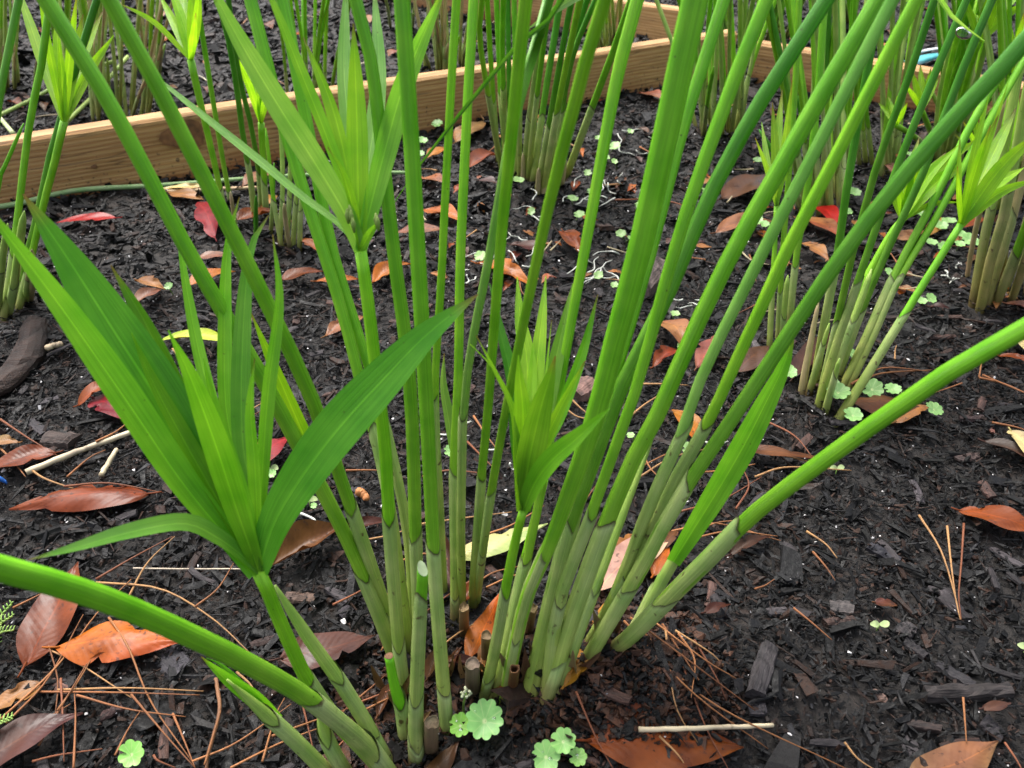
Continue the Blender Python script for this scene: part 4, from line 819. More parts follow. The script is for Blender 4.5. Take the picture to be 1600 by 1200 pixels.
for a in [
 ('rusty orange leaf with a thin tip lying alone at the left below the pale twig', (232, 772), (14, 796), 40, 'rust', -.2, .06),
 ('large spotted rust-brown leaf under the thick near stem, pointed end upwards', (38, 1042), (122, 878), 84, 'rust', .1, .03),
 ('glossy bright orange leaf with pale dots beside the spotted rust leaf', (86, 1012), (282, 1004), 66, 'orange', -.15, .05),
 ('tan leaf cut by the left edge above the feathery weed', (66, 1068), (-30, 1118), 40, 'tan', .2, .03),
 ('mauve-brown leaf with a frayed whitish rim in the lower left corner', (-40, 1205), (130, 1114), 58, 'mauve', .2, .06),
 ('rust leaf at the left edge below the small tan leaf', (88, 708), (-30, 738), 36, 'rust', .2, .06),
 ('small tan leaf at the left edge left of the pale twig', (30, 692), (-22, 696), 22, 'tan', .2, .1),
 ('small curled orange leaf on top of the mauve leaf left of the leafy head', (122, 634), (188, 602), 20, 'rust', .4, .2),
 ('mauve-red leaf tucked under the small curled orange leaf', (145, 622), (216, 664), 36, 'crimson', .1, .08),
 ('crimson leaf standing half hidden behind the left leafy head', (400, 740), (458, 682), 36, 'crimson', .2, .12),
 ('long brown curled leaf behind the leafy head, in front of the stems', (425, 884), (534, 822), 44, 'brown', .6, .06),
 ('dark red-brown rolled leaf beside the long brown curled leaf', (605, 814), (520, 836), 17, 'dark', .6, .08),
 ('flat mauve-brown leaf with a clear midrib left of the clump foot', (436, 1030), (588, 992), 64, 'mauve', .08, .04),
 ('brown leaf at the bottom edge under the cut stubs', (668, 1225), (716, 1160), 52, 'brown', -.3, .03),
 ('large glossy red-brown leaf at the bottom edge with a pale strip across it', (914, 1158), (1162, 1168), 96, 'rust', -.1, .05),
 ('tan-brown broken leaf at the bottom right corner', (1422, 1215), (1560, 1158), 72, 'pink', -.1, .04),
 ('orange-edged brown leaf at the right edge below the yellow leaf', (1498, 798), (1630, 838), 42, 'rust', .1, .1),
 ('cream yellow narrow leaf at the right edge above the mulch slope', (1578, 672), (1625, 740), 24, 'cream', .2, .1),
 ('narrow red-brown leaf crossing below the cream leaf at the right edge', (1536, 690), (1630, 730), 16, 'mauve', .3, .08),
 ('two-toned brown leaf under the pennyworts of the splayed clump', (1330, 628), (1455, 640), 34, 'brown', -.2, .06),
 ('tan leaf tip peeping out right of the two-toned leaf', (1398, 660), (1456, 634), 18, 'tan', .2, .08),
 ('orange leaf standing between the right diagonal stems', (1092, 692), (1050, 640), 28, 'orange', .2, .1),
 ('pale tan leaf right of the dark double stem, folded over', (1032, 502), (1072, 552), 30, 'tan', .3, .15),
 ('small glossy brown leaf below the folded tan leaf', (1020, 574), (1058, 546), 20, 'rust', .4, .1),
 ('pinkish brown leaf between the right diagonal stems', (1088, 575), (1116, 524), 30, 'pink', .1, .06),
 ('mauve leaf lying right of the pinkish brown one', (1148, 582), (1200, 540), 30, 'mauve', .1, .08),
 ('cream white long leaf lying behind the middle leafy head', (714, 868), (856, 818), 36, 'cream', -.2, .06),
 ('pale pink-tan leaf behind the right stems of the front clump', (930, 925), (1052, 836), 56, 'pale', .1, .05),
 ('orange-tan leaf under the pale pink one behind the right stems', (935, 880), (1030, 832), 50, 'tan', .1, .04),
 ('dark red glossy leaf upright among the back stems of the front clump', (704, 918), (688, 826), 24, 'dark', .3, .05, .5),
 ('narrow tan leaf caught against the left stems of the front clump', (622, 968), (586, 905), 14, 'tan', .2, .05),
 ('small tan leaf left of the thin back stems', (508, 526), (570, 494), 20, 'tan', .2, .08),
 ('orange leaf behind the umbel stem, right half of a pair', (492, 440), (560, 436), 26, 'orange', .2, .08),
 ('rust leaf left of the orange pair behind the umbel stem', (440, 438), (506, 424), 18, 'rust', .3, .1),
 ('orange narrow leaf between the two front stems at mid height', (582, 442), (646, 412), 20, 'orange', .3, .08),
 ('orange leaf crossed by the left diagonal stem', (292, 448), (368, 424), 34, 'orange', .2, .08),
 ('small pink leaf above the orange leaf crossed by the left stem', (306, 404), (360, 398), 13, 'pink', .2, .05),
 ('deep crimson leaf standing between the left diagonal stems', (336, 372), (308, 316), 30, 'crimson', .3, .05, .3),
 ('bright red narrow leaf on the mulch near the left end of the board', (182, 341), (88, 348), 12, 'red', .2, .05),
 ('tan leaf of a folded pair on open mulch at the left', (214, 438), (258, 452), 18, 'tan', .3, .1),
 ('pink-brown leaf of a folded pair on open mulch at the left', (202, 482), (252, 452), 18, 'pink', .3, .1),
 ('tan leaf under the flat green culm by the board', (262, 300), (318, 312), 13, 'tan', .2, .05),
 ('cream strip of leaf touching the flat green culm', (248, 296), (330, 290), 8, 'cream', .2, .03),
 ('pale tan leaf at the foot of the board among the left clump stems', (378, 292), (436, 272), 26, 'pink', .2, .08),
 ('rust leaf at the foot of the left clump stems', (365, 345), (440, 330), 22, 'rust', .3, .06),
 ('amber leaf among the left clump stems', (410, 326), (432, 306), 18, 'amber', .2, .1),
 ('orange leaf right of the left clump foot', (470, 375), (496, 392), 20, 'orange', .2, .08),
 ('broad pink-tan leaf right of the tall front stem', (612, 366), (692, 358), 26, 'pink', .1, .05),
 ('orange leaf above the broad pink-tan leaf', (660, 328), (722, 346), 18, 'orange', .2, .06),
 ('tan leaf behind the tall front stem near the board foot', (655, 280), (698, 286), 12, 'tan', .2, .06),
 ('orange leaf between thin stems near the board foot', (666, 248), (704, 232), 20, 'amber', .2, .06),
 ('glossy red-brown leaf left of the dense dark clump', (732, 262), (780, 242), 28, 'rust', .4, .08),
 ('round mauve leaf below the glossy red-brown one', (744, 282), (782, 288), 36, 'mauve', .2, .06),
 ('tan leaf leaning at the board foot left of the dense clump', (712, 222), (762, 190), 18, 'tan', .2, .06),
 ('orange leaf behind the middle leafy head', (744, 412), (832, 446), 22, 'orange', .3, .08),
 ('red-brown triangular leaf right of the thin stems', (880, 362), (912, 400), 28, 'rust', .3, .1),
 ('mauve leaf among white roots', (796, 382), (856, 396), 20, 'mauve', .2, .05),
 ('large brown leaf showing between the right diagonal stems', (1128, 310), (1206, 272), 46, 'brown', .1, .05),
 ('orange-brown leaf below the large brown leaf between right stems', (1118, 364), (1208, 346), 26, 'pink', .2, .06),
 ('large pale tan leaf beneath the red leaf right of the diagonals', (1246, 342), (1316, 372), 36, 'tan', .2, .08),
 ('bright red leaf standing at the foot of the half hidden clump', (1264, 322), (1306, 356), 15, 'red', .2, .1),
 ('folded tan leaf below the large pale tan leaf', (1252, 380), (1296, 408), 22, 'tan', .3, .1),
 ('dark red-brown upright leaf behind the splayed clump foot', (1240, 590), (1298, 520), 40, 'dark', .3, .05, .4),
 ('small dark glossy leaf in front of the straw-brown clump', (1452, 480), (1484, 482), 22, 'dark', .4, .1),
 ('small tan leaf on mulch right of the splayed stems', (1398, 448), (1434, 458), 20, 'tan', .2, .06),
 ('tan leaf behind the splayed stems above the pennyworts', (1402, 374), (1446, 360), 18, 'tan', .2, .06),
 ('orange leaf in the gap under the right leafy head', (1446, 370), (1470, 340), 14, 'amber', .2, .1),
 ('rust leaf beside the node of the right leafy head', (1504, 356), (1548, 346), 12, 'rust', .3, .1),
 ('pale leaf cut by the right edge above the long right stem', (1582, 520), (1625, 565), 34, 'cream', .2, .08),
 ('narrow rust leaf under the pale leaf at the right edge', (1560, 556), (1620, 572), 10, 'rust', .2, .08),
 ('pinkish tan leaf in front of the straw-brown clump at the right edge', (1570, 474), (1625, 492), 12, 'pink', .3, .08),
 ('pink leaf by the board foot right of the dense clump', (998, 146), (1038, 156), 14, 'pink', .2, .08),
 ('pale pebble-like curled leaf above the splayed clump', (1378, 258), (1396, 274), 14, 'pale', .3, .15),
 ('tan curled leaf above the splayed clump', (1384, 240), (1408, 252), 16, 'tan', .3, .15),
 ('spotted orange leaf standing among the cut stubs of the front clump', (730, 1032), (784, 922), 46, 'orange', .2, .03, .45),
 ('yellow-brown leaf leaning against the right stems of the front clump', (898, 1040), (968, 912), 24, 'amber', .3, .02, .5),
 ('dark rolled leaf lying across the cut stubs', (690, 1034), (762, 1046), 14, 'dark', .5, .05),
 ('tan leaf between right stems and pale leaf', (938, 892), (1000, 842), 40, 'tan', .2, .05),
 ('orange leaf tip right of the pale pink leaf', (1020, 900), (1046, 855), 24, 'orange', .2, .08),
 ('brown leaf pressed into the mulch right of the front clump', (1030, 860), (1060, 830), 20, 'brown', .3, .08),
 ('red-brown sliver of leaf below the broad green blade', (1150, 700), (1290, 718), 14, 'brown', .2, .04),
 ('curled dark bark-brown leaf right of the long stem base', (1140, 868), (1206, 838), 16, 'dark', .5, .1),
 ('small dark red leaf beside the clump mound', (1100, 958), (1142, 944), 14, 'dark', .4, .1),
 ('tiny brown leaf on the mulch slope below the long right stem', (1366, 942), (1402, 946), 13, 'brown', .2, .08),
 ('pink chip-like leaf on the lower right mulch', (1534, 1108), (1580, 1098), 14, 'mauve', .2, .08),
 ('crumpled tan leaf wedged between the left stems of the front clump', (600, 1010), (640, 930), 22, 'tan', .4, .04, .4),
 ('crumpled brown leaf wedged beside the cut stubs', (690, 1075), (722, 1010), 26, 'brown', .5, .05, .3),
 ('torn tan leaf scrap among the middle stubs', (785, 1040), (822, 985), 22, 'tan', .4, .05, .3),
 ('rust leaf scrap in front of the middle stubs', (770, 1075), (812, 1062), 16, 'rust', .4, .08),
 ('torn amber leaf scrap at the foot of the right stems', (880, 1075), (925, 1030), 20, 'amber', .4, .05, .3),
 ('curled tan leaf standing between the cut stubs and the middle stems', (748, 1060), (772, 985), 24, 'tan', .5, .05, .5),
 ('dark brown curled leaf behind the sprouting cut stem', (668, 1060), (700, 1000), 22, 'brown', .6, .06, .3),
 ('straw-tan leaf strip caught low between the right stems', (842, 1040), (872, 960), 16, 'tan', .5, .04, .5),
 ('rust leaf tip showing between the left and middle stems', (712, 950), (745, 905), 20, 'rust', .4, .08),
 ('brown dead leaf pressed against the left shoots at the bottom', (590, 1120), (622, 1060), 22, 'brown', .5, .05, .3),
 ('bright yellow-green curved leaf behind the left leafy head', (250, 532), (364, 536), 16, 'yellow', .3, .06)]:
    leaf(*a)
# ends of some leaves are lifted; loose litter whose pieces nothing tells apart
def litter(n, pxr, label, grp, cols=('tan', 'brown', 'rust', 'mauve', 'tan', 'orange'), lpx=(12, 44), avoid=None):
    k = 0
    while k < n:
        x, y = U(pxr[0], pxr[1]), U(pxr[2], pxr[3])
        if avoid and avoid(x, y): continue
        l = U(*lpx)*(.45+.55*(y+150)/900); th = R()*6.283
        cname = random.choice(cols)
        leaf('small dry '+cname+' leaf '+near(x, y), (x, y), (x+math.cos(th)*l, y+math.sin(th)*l*.55), l*U(.25, .42), cname, U(.1, .5), U(.03, .12), 0, .003, grp, False); k += 1
bline = lambda x: 331-.183*x
litter(34, (0, 800, 4, 190), 'small dry leaf on the bed behind the long board', 'dry leaves behind the long board', avoid=lambda x, y: y > bline(x)-125 or y < 3)
litter(26, (1180, 1620, 5, 110), 'small dry leaf in the litter beyond the right board', 'dry leaves beyond the right board', avoid=lambda x, y: y > 70+.19*(x-1145)*.8)
litter(66, (700, 1240, 150, 440), 'small dry leaf in the litter behind the right diagonal stems', 'dry leaves behind the right diagonal stems')
litter(44, (1260, 1600, 230, 470), 'small dry leaf around the clumps at the right', 'dry leaves around the right clumps')
litter(9, (200, 700, 330, 500), 'tiny leaf scrap on the mulch behind the front clump', 'leaf scraps behind the front clump', lpx=(10, 20))

# ------------------------------------------------------------------ pine needles
NC = [(.30, .13, .055), (.24, .10, .045), (.36, .20, .09), (.20, .075, .04)]
def needle(label, pts, grp, wpx=3.6, colr=None, lift=.006):
    pp = [P(x, y, lift+U(0, .004)) for x, y in pts]
    if len(pp) == 2: mid = (pp[0]+pp[1])/2; mid[2] += .002; mid[:2] += RNG.normal(0, .0025, 2); pp.insert(1, mid)
    S = spline(pp, 12)
    for s in S: s[2] = max(s[2], H(s[0], s[1])+.002)
    d = depth(S[5]); r = max(wpx*d/2/FOC, .0004); cc = np.array(colr or random.choice(NC))*U(.8, 1.2)
    V, F, uv, C = tube(S, np.linspace(1.1, .45, 12)*r, 5, colf=lambda t: cc*(1-.3*t)); o = mk('pine_needle', V, F, M_STRAW, None, uv, C, origin=S[0])
    l_ = math.hypot(pts[-1][0]-pts[0][0], pts[-1][1]-pts[0][1]); m_ = pts[len(pts)//2]
    if 'bundle' not in label: label = ('long ' if l_ > 130 else 'short ' if l_ < 60 else '')+lie(pts[0], pts[-1])+(' dry straw scrap ' if 'scrap' in label else ' curved pine needle ' if len(pts) > 3 else ' pine needle ')+('among the stems ' if 'among' in grp else '')+near(*m_)
    return tag(o, label, 'pine needle', grp)
LG = ('thin rust-brown pine needle on the mulch in the lower left', 'pine needles in the lower left')
for pts in [[(10, 1130), (75, 1060), (130, 960)], [(0, 1125), (90, 1040), (150, 960), (205, 905)], [(70, 920), (72, 990), (90, 1060), (86, 1120)], [(60, 1165), (110, 1080), (140, 1030)], [(115, 1200), (118, 1120), (116, 1080)], [(90, 1110), (125, 1060), (145, 1025)],
            [(90, 1078), (200, 1075), (318, 1080)], [(60, 1081), (180, 1082), (312, 1086)], [(170, 965), (200, 1010), (235, 1095), (300, 1190)], [(205, 1085), (260, 1150), (305, 1200)], [(120, 1086), (200, 1108), (290, 1120)], [(150, 905), (210, 870), (270, 838)],
            [(200, 935), (230, 880), (273, 838)], [(150, 910), (250, 920), (330, 965), (392, 1022)], [(305, 948), (340, 920), (365, 880)], [(300, 1190), (370, 1160), (455, 1100)], [(320, 1195), (330, 1160), (345, 1110)], [(240, 1180), (275, 1200)], [(95, 1060), (98, 1120), (100, 1190)],
            [(30, 1000), (110, 1030), (205, 1090)], [(0, 1165), (60, 1130), (110, 1100)], [(50, 1190), (90, 1180), (160, 1170)], [(180, 1180), (200, 1140), (220, 1110)], [(410, 1190), (430, 1120), (445, 1090)], [(360, 1200), (440, 1160), (520, 1130)],
            [(270, 1115), (285, 1150), (305, 1200)], [(20, 950), (70, 925), (110, 900)], [(0, 655), (45, 685), (90, 712)], [(100, 760), (170, 755), (255, 770)], [(50, 735), (75, 750), (150, 775)], [(0, 700), (20, 720), (40, 745)], [(105, 745), (140, 715), (165, 703)], [(150, 690), (180, 675), (200, 660)],
            [(270, 545), (290, 570), (310, 590)], [(355, 665), (385, 645), (412, 628)], [(360, 672), (390, 652), (412, 640)], [(370, 1050), (395, 1075), (400, 1110)]]: needle(LG[0], pts, LG[1])
CG = ('rust-brown pine needle lying among the stems of the front clump', 'pine needles among the front clump')
for pts in [[(520, 945), (560, 925), (590, 905)], [(555, 1095), (585, 1070), (602, 1055)], [(555, 1100), (620, 1075), (660, 1060)], [(565, 1112), (610, 1090), (650, 1080)], [(540, 735), (590, 735), (625, 740)], [(540, 848), (600, 838), (660, 820)], [(660, 745), (700, 735), (760, 740)],
            [(730, 690), (750, 710), (770, 730)], [(740, 650), (760, 680), (775, 700)], [(760, 835), (800, 820), (850, 790)], [(740, 915), (770, 895), (810, 885)], [(760, 918), (800, 900), (835, 895)], [(620, 880), (660, 865), (720, 880)], [(650, 820), (720, 810), (800, 800)], [(690, 1010), (715, 990), (740, 975)],
            [(515, 1180), (545, 1150), (580, 1120)], [(500, 1160), (530, 1120), (560, 1085)], [(470, 1090), (480, 1130), (490, 1175)], [(425, 1150), (480, 1130), (550, 1105)], [(895, 820), (910, 790), (930, 760)], [(740, 905), (700, 930), (660, 960)], [(1000, 745), (1050, 715), (1110, 700)], [(980, 740), (1020, 720), (1060, 700)],
            [(880, 610), (910, 640), (940, 660)], [(870, 625), (900, 650), (930, 655)], [(985, 650), (1010, 630), (1040, 612)], [(1000, 600), (1040, 600), (1075, 602)], [(1000, 695), (1015, 730), (1040, 755)]]: needle(CG[0], pts, CG[1])
RG = ('orange-brown pine needle right of the front clump', 'pine needles right of the front clump')
for pts in [[(985, 965), (1060, 1020), (1180, 1110)], [(975, 970), (1080, 1080), (1200, 1170)], [(1000, 980), (1100, 1090), (1330, 1205)], [(1035, 975), (1090, 1060), (1112, 1090)], [(1020, 970), (1100, 1030), (1150, 1060)], [(1040, 985), (1055, 1100), (1090, 1160)], [(1060, 1020), (1100, 1130), (1140, 1205)],
            [(1055, 985), (1110, 1020), (1130, 1040)], [(900, 1080), (930, 1150), (960, 1205)], [(1060, 860), (1110, 820), (1170, 812)], [(1050, 830), (1120, 818), (1220, 845)], [(1070, 845), (1140, 830), (1215, 838)], [(1060, 990), (1085, 1030), (1080, 1090)], [(1170, 700), (1240, 715), (1310, 735)], [(1180, 745), (1230, 730), (1330, 735)],
            [(1060, 800), (1130, 780), (1190, 745)], [(1150, 795), (1170, 760), (1160, 730)], [(1190, 655), (1240, 680), (1270, 715)], [(1060, 740), (1130, 735), (1180, 725)], [(1330, 600), (1380, 575), (1450, 580)], [(1335, 610), (1370, 585), (1455, 578)], [(1530, 590), (1570, 600), (1615, 620)], [(1535, 586), (1580, 605), (1620, 622)], [(1550, 660), (1590, 668), (1620, 680)],
            [(1320, 1160), (1340, 1185), (1370, 1205)], [(1030, 1150), (1060, 1180), (1075, 1205)], [(1085, 1000), (1120, 1060), (1135, 1095)], [(1240, 950), (1265, 970), (1300, 1000)], [(1180, 920), (1195, 915), (1210, 905)], [(1270, 862), (1290, 885), (1305, 907)], [(1260, 830), (1290, 850), (1308, 872)], [(1505, 1090), (1508, 1130), (1510, 1160)], [(1570, 1160), (1590, 1190), (1600, 1210)]]: needle(RG[0], pts, RG[1])
for wh, pts in zip(('left', 'middle', 'right'), [[(1436, 805), (1470, 860), (1492, 930), (1500, 968)], [(1480, 822), (1486, 880), (1494, 940), (1501, 968)], [(1506, 818), (1502, 880), (1498, 930), (1502, 968)]]):
    needle(wh+' needle of the upright three-needle bundle on the right-hand mulch', pts, 'needles of the bundle on the right-hand mulch')
BG_ = ('fine dry needle or grass scrap on the bed behind the front clump', 'dry scraps behind the front clump')
for i in range(60):
    x, y = U(640, 1600), U(140, 620)
    if y > 500 and x < 1250: continue
    l = U(30, 80)*(.4+y/700); th = R()*6.28; k = U(-.4, .4)
    needle(BG_[0], [(x, y), (x+l*.5*math.cos(th)-l*k*.2*math.sin(th), y+l*.3*math.sin(th)+l*k*.15), (x+l*math.cos(th), y+l*.5*math.sin(th))], BG_[1], 2.6, random.choice(NC+[(.4, .34, .22)]))
for i in range(26):
    x, y = U(0, 900), U(10, 190)
    if y > bline(x)-125: continue
    l = U(25, 60); th = R()*6.28
    needle('dry straw scrap lying on the bed behind the long board', [(x, y), (x+l*math.cos(th), y+l*.4*math.sin(th))], 'straw scraps behind the long board', 2.4, random.choice([(.4, .33, .22), (.3, .16, .09), (.5, .45, .34)]))

# ------------------------------------------------------------------ twigs, strips, bark
def twig(label, name, pts, r, colr, cat='twig', lift=.006, taper=.8, mat=None, n=16):
    pp = [P(x, y, lift) for x, y in pts]; S = spline(pp, n)
    for i, s in enumerate(S): s += RNG.normal(0, r*.07, 3); s[2] = max(s[2], H(s[0], s[1])+r*.8)
    V, F, uv, C = tube(S, np.linspace(1, taper, n)*r*(1+RNG.normal(0, .05, n)), 8, .05, colf=lambda t: np.array(colr)*(1+.15*math.sin(9*t)))
    return tag(mk(name, V, F, mat or M_STRAW, None, uv, C, origin=S[0]), label, cat)
twig('long pale straw twig on the mulch at the left, cut square', 'twig', [(40, 738), (120, 706), (208, 674)], .0026, (.50, .42, .30))
twig('short pale twig just below the long straw twig', 'twig', [(158, 742), (170, 722), (182, 702)], .0021, (.48, .40, .27))
twig('small pale stub of twig beside the curved bark at the left', 'twig', [(72, 544), (84, 540), (96, 537)], .003, (.5, .4, .27))
twig('pale flat straw strip lying across the large red-brown leaf', 'straw_strip', [(998, 1140), (1090, 1138), (1208, 1133)], .0014, (.52, .44, .30), 'straw', .012)
twig('thin whitish twig left of the front clump below the leafy head', 'twig', [(208, 888), (290, 889), (378, 889)], .0006, (.45, .38, .3))
twig('bare brown stick hooked into the mulch at the lower left centre', 'twig', [(337, 1060), (343, 1110), (325, 1180), (322, 1205)], .0012, (.18, .09, .05))
twig('whitish curled rootlet behind the leafy head', 'rootlet', [(470, 802), (488, 810), (502, 822)], .0010, (.6, .58, .52), 'root', .004, .8, M_ROOT)
twig('orange nut-like bud on the mulch behind the left stems', 'bud', [(560, 768), (568, 772), (573, 780)], .0032, (.42, .18, .07), 'bud')
twig('dead rope-like straw at the foot of the flat green culm', 'straw_strip', [(262, 300), (330, 296), (400, 293)], .003, (.45, .33, .2), 'straw')
# white roots pulled out with the weeds
def roots(label, px, py, n, spread, seed):
    rg = random.Random(seed); t = thing('root_tangle', label, 'roots', tuple(P(px, py)), 'white weed roots lying on the mulch')
    for i in range(n):
        x, y = px+rg.uniform(-spread, spread), py+rg.uniform(-spread*.5, spread*.5); pts = []; th = rg.uniform(0, 6.28)
        for k in range(5):
            p = P(x, y, .004+.010*rg.random()); pts.append(p); th += rg.uniform(-.9, .9); x += math.cos(th)*spread*.22; y += math.sin(th)*spread*.13
        S = spline(pts, 14); V, F, uv, C = tube(S, np.linspace(1.1, .5, 14)*.0009, 6); mk('root', V, F, M_ROOT, t, uv)
for a in [('tangle of white roots right of the middle stems, largest of its kind', 950, 415, 11, 55), ('loop of white roots left of the middle stems at mid height', 800, 395, 7, 45), ('white root tuft between the thin back stems', 715, 672, 5, 22), ('white roots behind the middle leafy head foot', 790, 712, 5, 28),
          ('white roots beside the dense clump foot', 935, 300, 9, 40), ('white root scraps left of the right diagonals', 1080, 470, 4, 30), ('white root tuft between the right diagonal stems', 1110, 640, 4, 22), ('white root scraps on the far mulch left of the corner', 985, 215, 5, 40),
          ('white rootlets in front of the straw-brown clump', 1490, 428, 6, 20), ('white roots under the right diagonal stems', 1120, 700, 4, 18), ('white roots near the board below the dense clump', 860, 330, 5, 40), ('white roots at the left end of the weedy patch', 745, 425, 4, 28)]: roots(*a[:3], a[3], a[4], hash(a[0]) % 1 + a[1])

# ------------------------------------------------------------------ pennywort
def penny(px, py, dpx, label, tilt=(0, 0), h=None, lobes=9, colr=(.22, .42, .13), grp='pennyworts growing in the mulch', stalk=True, notch=.35):
    d0 = depth(P(px, py)); h = U(.010, .018) if h is None else h
    c = P(px, py, h); r = dpx*depth(c)/2/FOC*1.08
    if depth(c) > .9: h = max(h, .02); c = P(px, py, h)
    root = thing('pennywort', label, 'pennywort', tuple(P(px, py)), grp); nr, ns = 5, lobes*6; V = [c-np.array([0, 0, r*.12])]; uv = [(0, 0)]; F = []; ph = R()*6
    kx, ky = tilt[0], -tilt[1]*1.3; k = U(.85, 1.15); cc = np.array(colr)*k; C = [cc]
    for i in range(1, nr+1):
        for j in range(ns):
            a = 2*math.pi*j/ns; t = i/nr; sc_ = 1-.17*(t**3)*(1-abs(math.sin(lobes*a/2)))**1.3
            if abs((a+ph) % (2*math.pi)-math.pi) < .13: sc_ *= 1-notch*t
            rr = r*t*sc_; x, y = rr*math.cos(a+ph), rr*math.sin(a+ph)
            z = r*(.10*t*t-.12*(1-t))+r*.05*math.sin(3*a+ph)*t+x*kx+y*ky
            V.append(c+np.array([x, y, z])); uv.append((j/ns, t)); C.append(cc*(1+.15*t))
    for j in range(ns): F.append((0, 1+j, 1+(j+1) % ns))
    for i in range(nr-1):
        for j in range(ns): a, b = 1+i*ns+j, 1+i*ns+(j+1) % ns; F.append((a, a+ns, b+ns, b))
    mk('leaf_blade', V, F, M_PENNY, root, uv, C)
    if stalk:
        g = P(px+U(-8, 8), py+U(2, 10)); g[2] -= .004; S = spline([g, lerp(g, c, .5)+np.array([U(-.002, .002), 0, .001]), c-np.array([0, 0, r*.13])], 8)
        Vs, Fs, us, Cs = tube(S, np.full(8, max(.0007, r*.05)), 6, colf=lambda t: (.25, .38, .12)); mk('leaf_stalk', Vs, Fs, M_STEM, root, us, Cs)
    return c, r
def drops(c, r, lst, lab):
    for (ax, ay, s) in lst:
        o = c+np.array([ax*r, ay*r, .0002+r*.06*math.hypot(ax, ay)]); V = []; F = []
        for i in range(6):
            for j in range(10): th = math.pi/2*i/5; V.append(o+s*r*np.array([math.sin(th)*math.cos(j*.6283), math.sin(th)*math.sin(j*.6283), math.cos(th)*.6]))
        for i in range(5):
            for j in range(10): F.append((i*10+j, i*10+(j+1) % 10, (i+1)*10+(j+1) % 10, (i+1)*10+j))
        F.append(tuple(50+j for j in range(9, -1, -1)))
        tag(mk('water_drop', V, F, M_WATER, None, origin=o), lab, 'water drop', lab)
c, r = penny(757, 1125, 56, 'largest pennywort leaf, scalloped and pale green, at the foot of the front clump', (0, -.25), .014, 10, (.21, .46, .13), notch=.1); drops(c, r, [(-.5, .45, .13), (.15, .5, .12), (.5, .05, .11)], 'water drop on the largest pennywort leaf')
c, r = penny(719, 1133, 34, 'small bright pennywort leaf touching the left of the largest one', (.1, -.2), .012, 8, (.22, .50, .06)); drops(c, r, [(.1, -.5, .2), (-.3, .3, .14)], 'water drop on the small leaf touching the largest pennywort')
c, r = penny(853, 1182, 42, 'left leaf of the pennywort trio at the bottom edge', (0, -.3), .014, 8, (.23, .48, .13)); drops(c, r, [(.3, -.2, .16), (-.2, .3, .1)], 'water drop on the left leaf of the pennywort trio')
penny(880, 1158, 38, 'upper leaf of the pennywort trio at the bottom edge', (.1, -.15), .015, 8, (.22, .46, .12)); c, r = penny(903, 1183, 27, 'small right leaf of the pennywort trio at the bottom edge', (0, -.2), .012, 7, (.23, .47, .10)); drops(c, r, [(-.1, .2, .2)], 'water drop on the small right leaf of the trio')
penny(205, 1178, 36, 'lone pennywort leaf in the lower left mulch', (-.2, -.3), .01, 7, (.22, .50, .10), notch=.6)
for x, y, d, lb in [(1310, 612, 34, 'pennywort leaf leaning on the splayed clump foot'), (1305, 598, 13, 'tiny pennywort leaf above the one leaning on the splayed clump'), (1363, 607, 32, 'round pennywort leaf in the middle of the row by the splayed clump'), (1395, 608, 24, 'right-hand pennywort leaf of the row by the splayed clump'),
                    (1333, 648, 28, 'lowest pennywort leaf below the splayed clump'), (1460, 639, 26, 'pennywort leaf at the tip of the two-toned brown leaf'), (1233, 580, 24, 'pennywort leaf left of the splayed clump beside the dark leaf'), (1333, 553, 15, 'small pennywort leaf between the splayed stems'),
                    (683, 193, 17, 'upper pennywort leaf against the long board face'), (660, 219, 16, 'lower pennywort leaf against the long board face'), (656, 240, 14, 'lowest of the pennywort leaves at the long board'), (263, 447, 13, 'tiny pennywort leaf on open mulch at the left'), (490, 790, 10, 'tiny pale weed leaf behind the leafy head'),
                    (425, 740, 13, 'tiny weed leaf near the crimson leaf'), (705, 705, 22, 'pennywort leaf half hidden behind the thin back stems'), (620, 402, 13, 'tiny weed leaf beside the tall front stem')]:
    penny(x, y, d, lb, (U(-.15, .15), U(-.35, -.05)), None, random.choice([7, 8, 9]))
PW = ('small pennywort leaf in the weedy patch around the right clumps', 'pennyworts around the right clumps')
for x, y in [(1455, 378), (1475, 386), (1500, 381), (1503, 366), (1515, 374), (1470, 352), (1482, 345), (1362, 340), (1325, 330), (1440, 470), (1455, 466), (1390, 425), (1182, 345), (1180, 338), (1195, 350), (1440, 330), (1580, 330), (1530, 380), (1410, 330), (1186, 250), (1420, 240), (1335, 300)]:
    penny(x, y, U(13, 22), 'small pennywort leaf '+near(x, y), (U(-.2, .2), U(-.4, 0)), None, 7, grp=PW[1])
PW = ('small weed leaf in the rooty patch behind the middle stems', 'weed leaves in the rooty patch')
for x, y in [(935, 215), (918, 270), (960, 252), (945, 245), (935, 430), (960, 445), (1055, 490), (1065, 540), (985, 372), (925, 300), (1000, 320), (970, 365), (1070, 380), (1030, 280), (810, 281), (895, 310), (985, 205), (1095, 255), (1105, 300), (875, 210), (960, 228), (1000, 690), (985, 680), (1075, 700), (750, 400), (830, 330), (905, 335)]:
    penny(x, y, U(9, 19), 'small weed leaf '+near(x, y), (U(-.3, .3), U(-.5, 0)), None, 6, (.25, .42, .14), grp=PW[1])
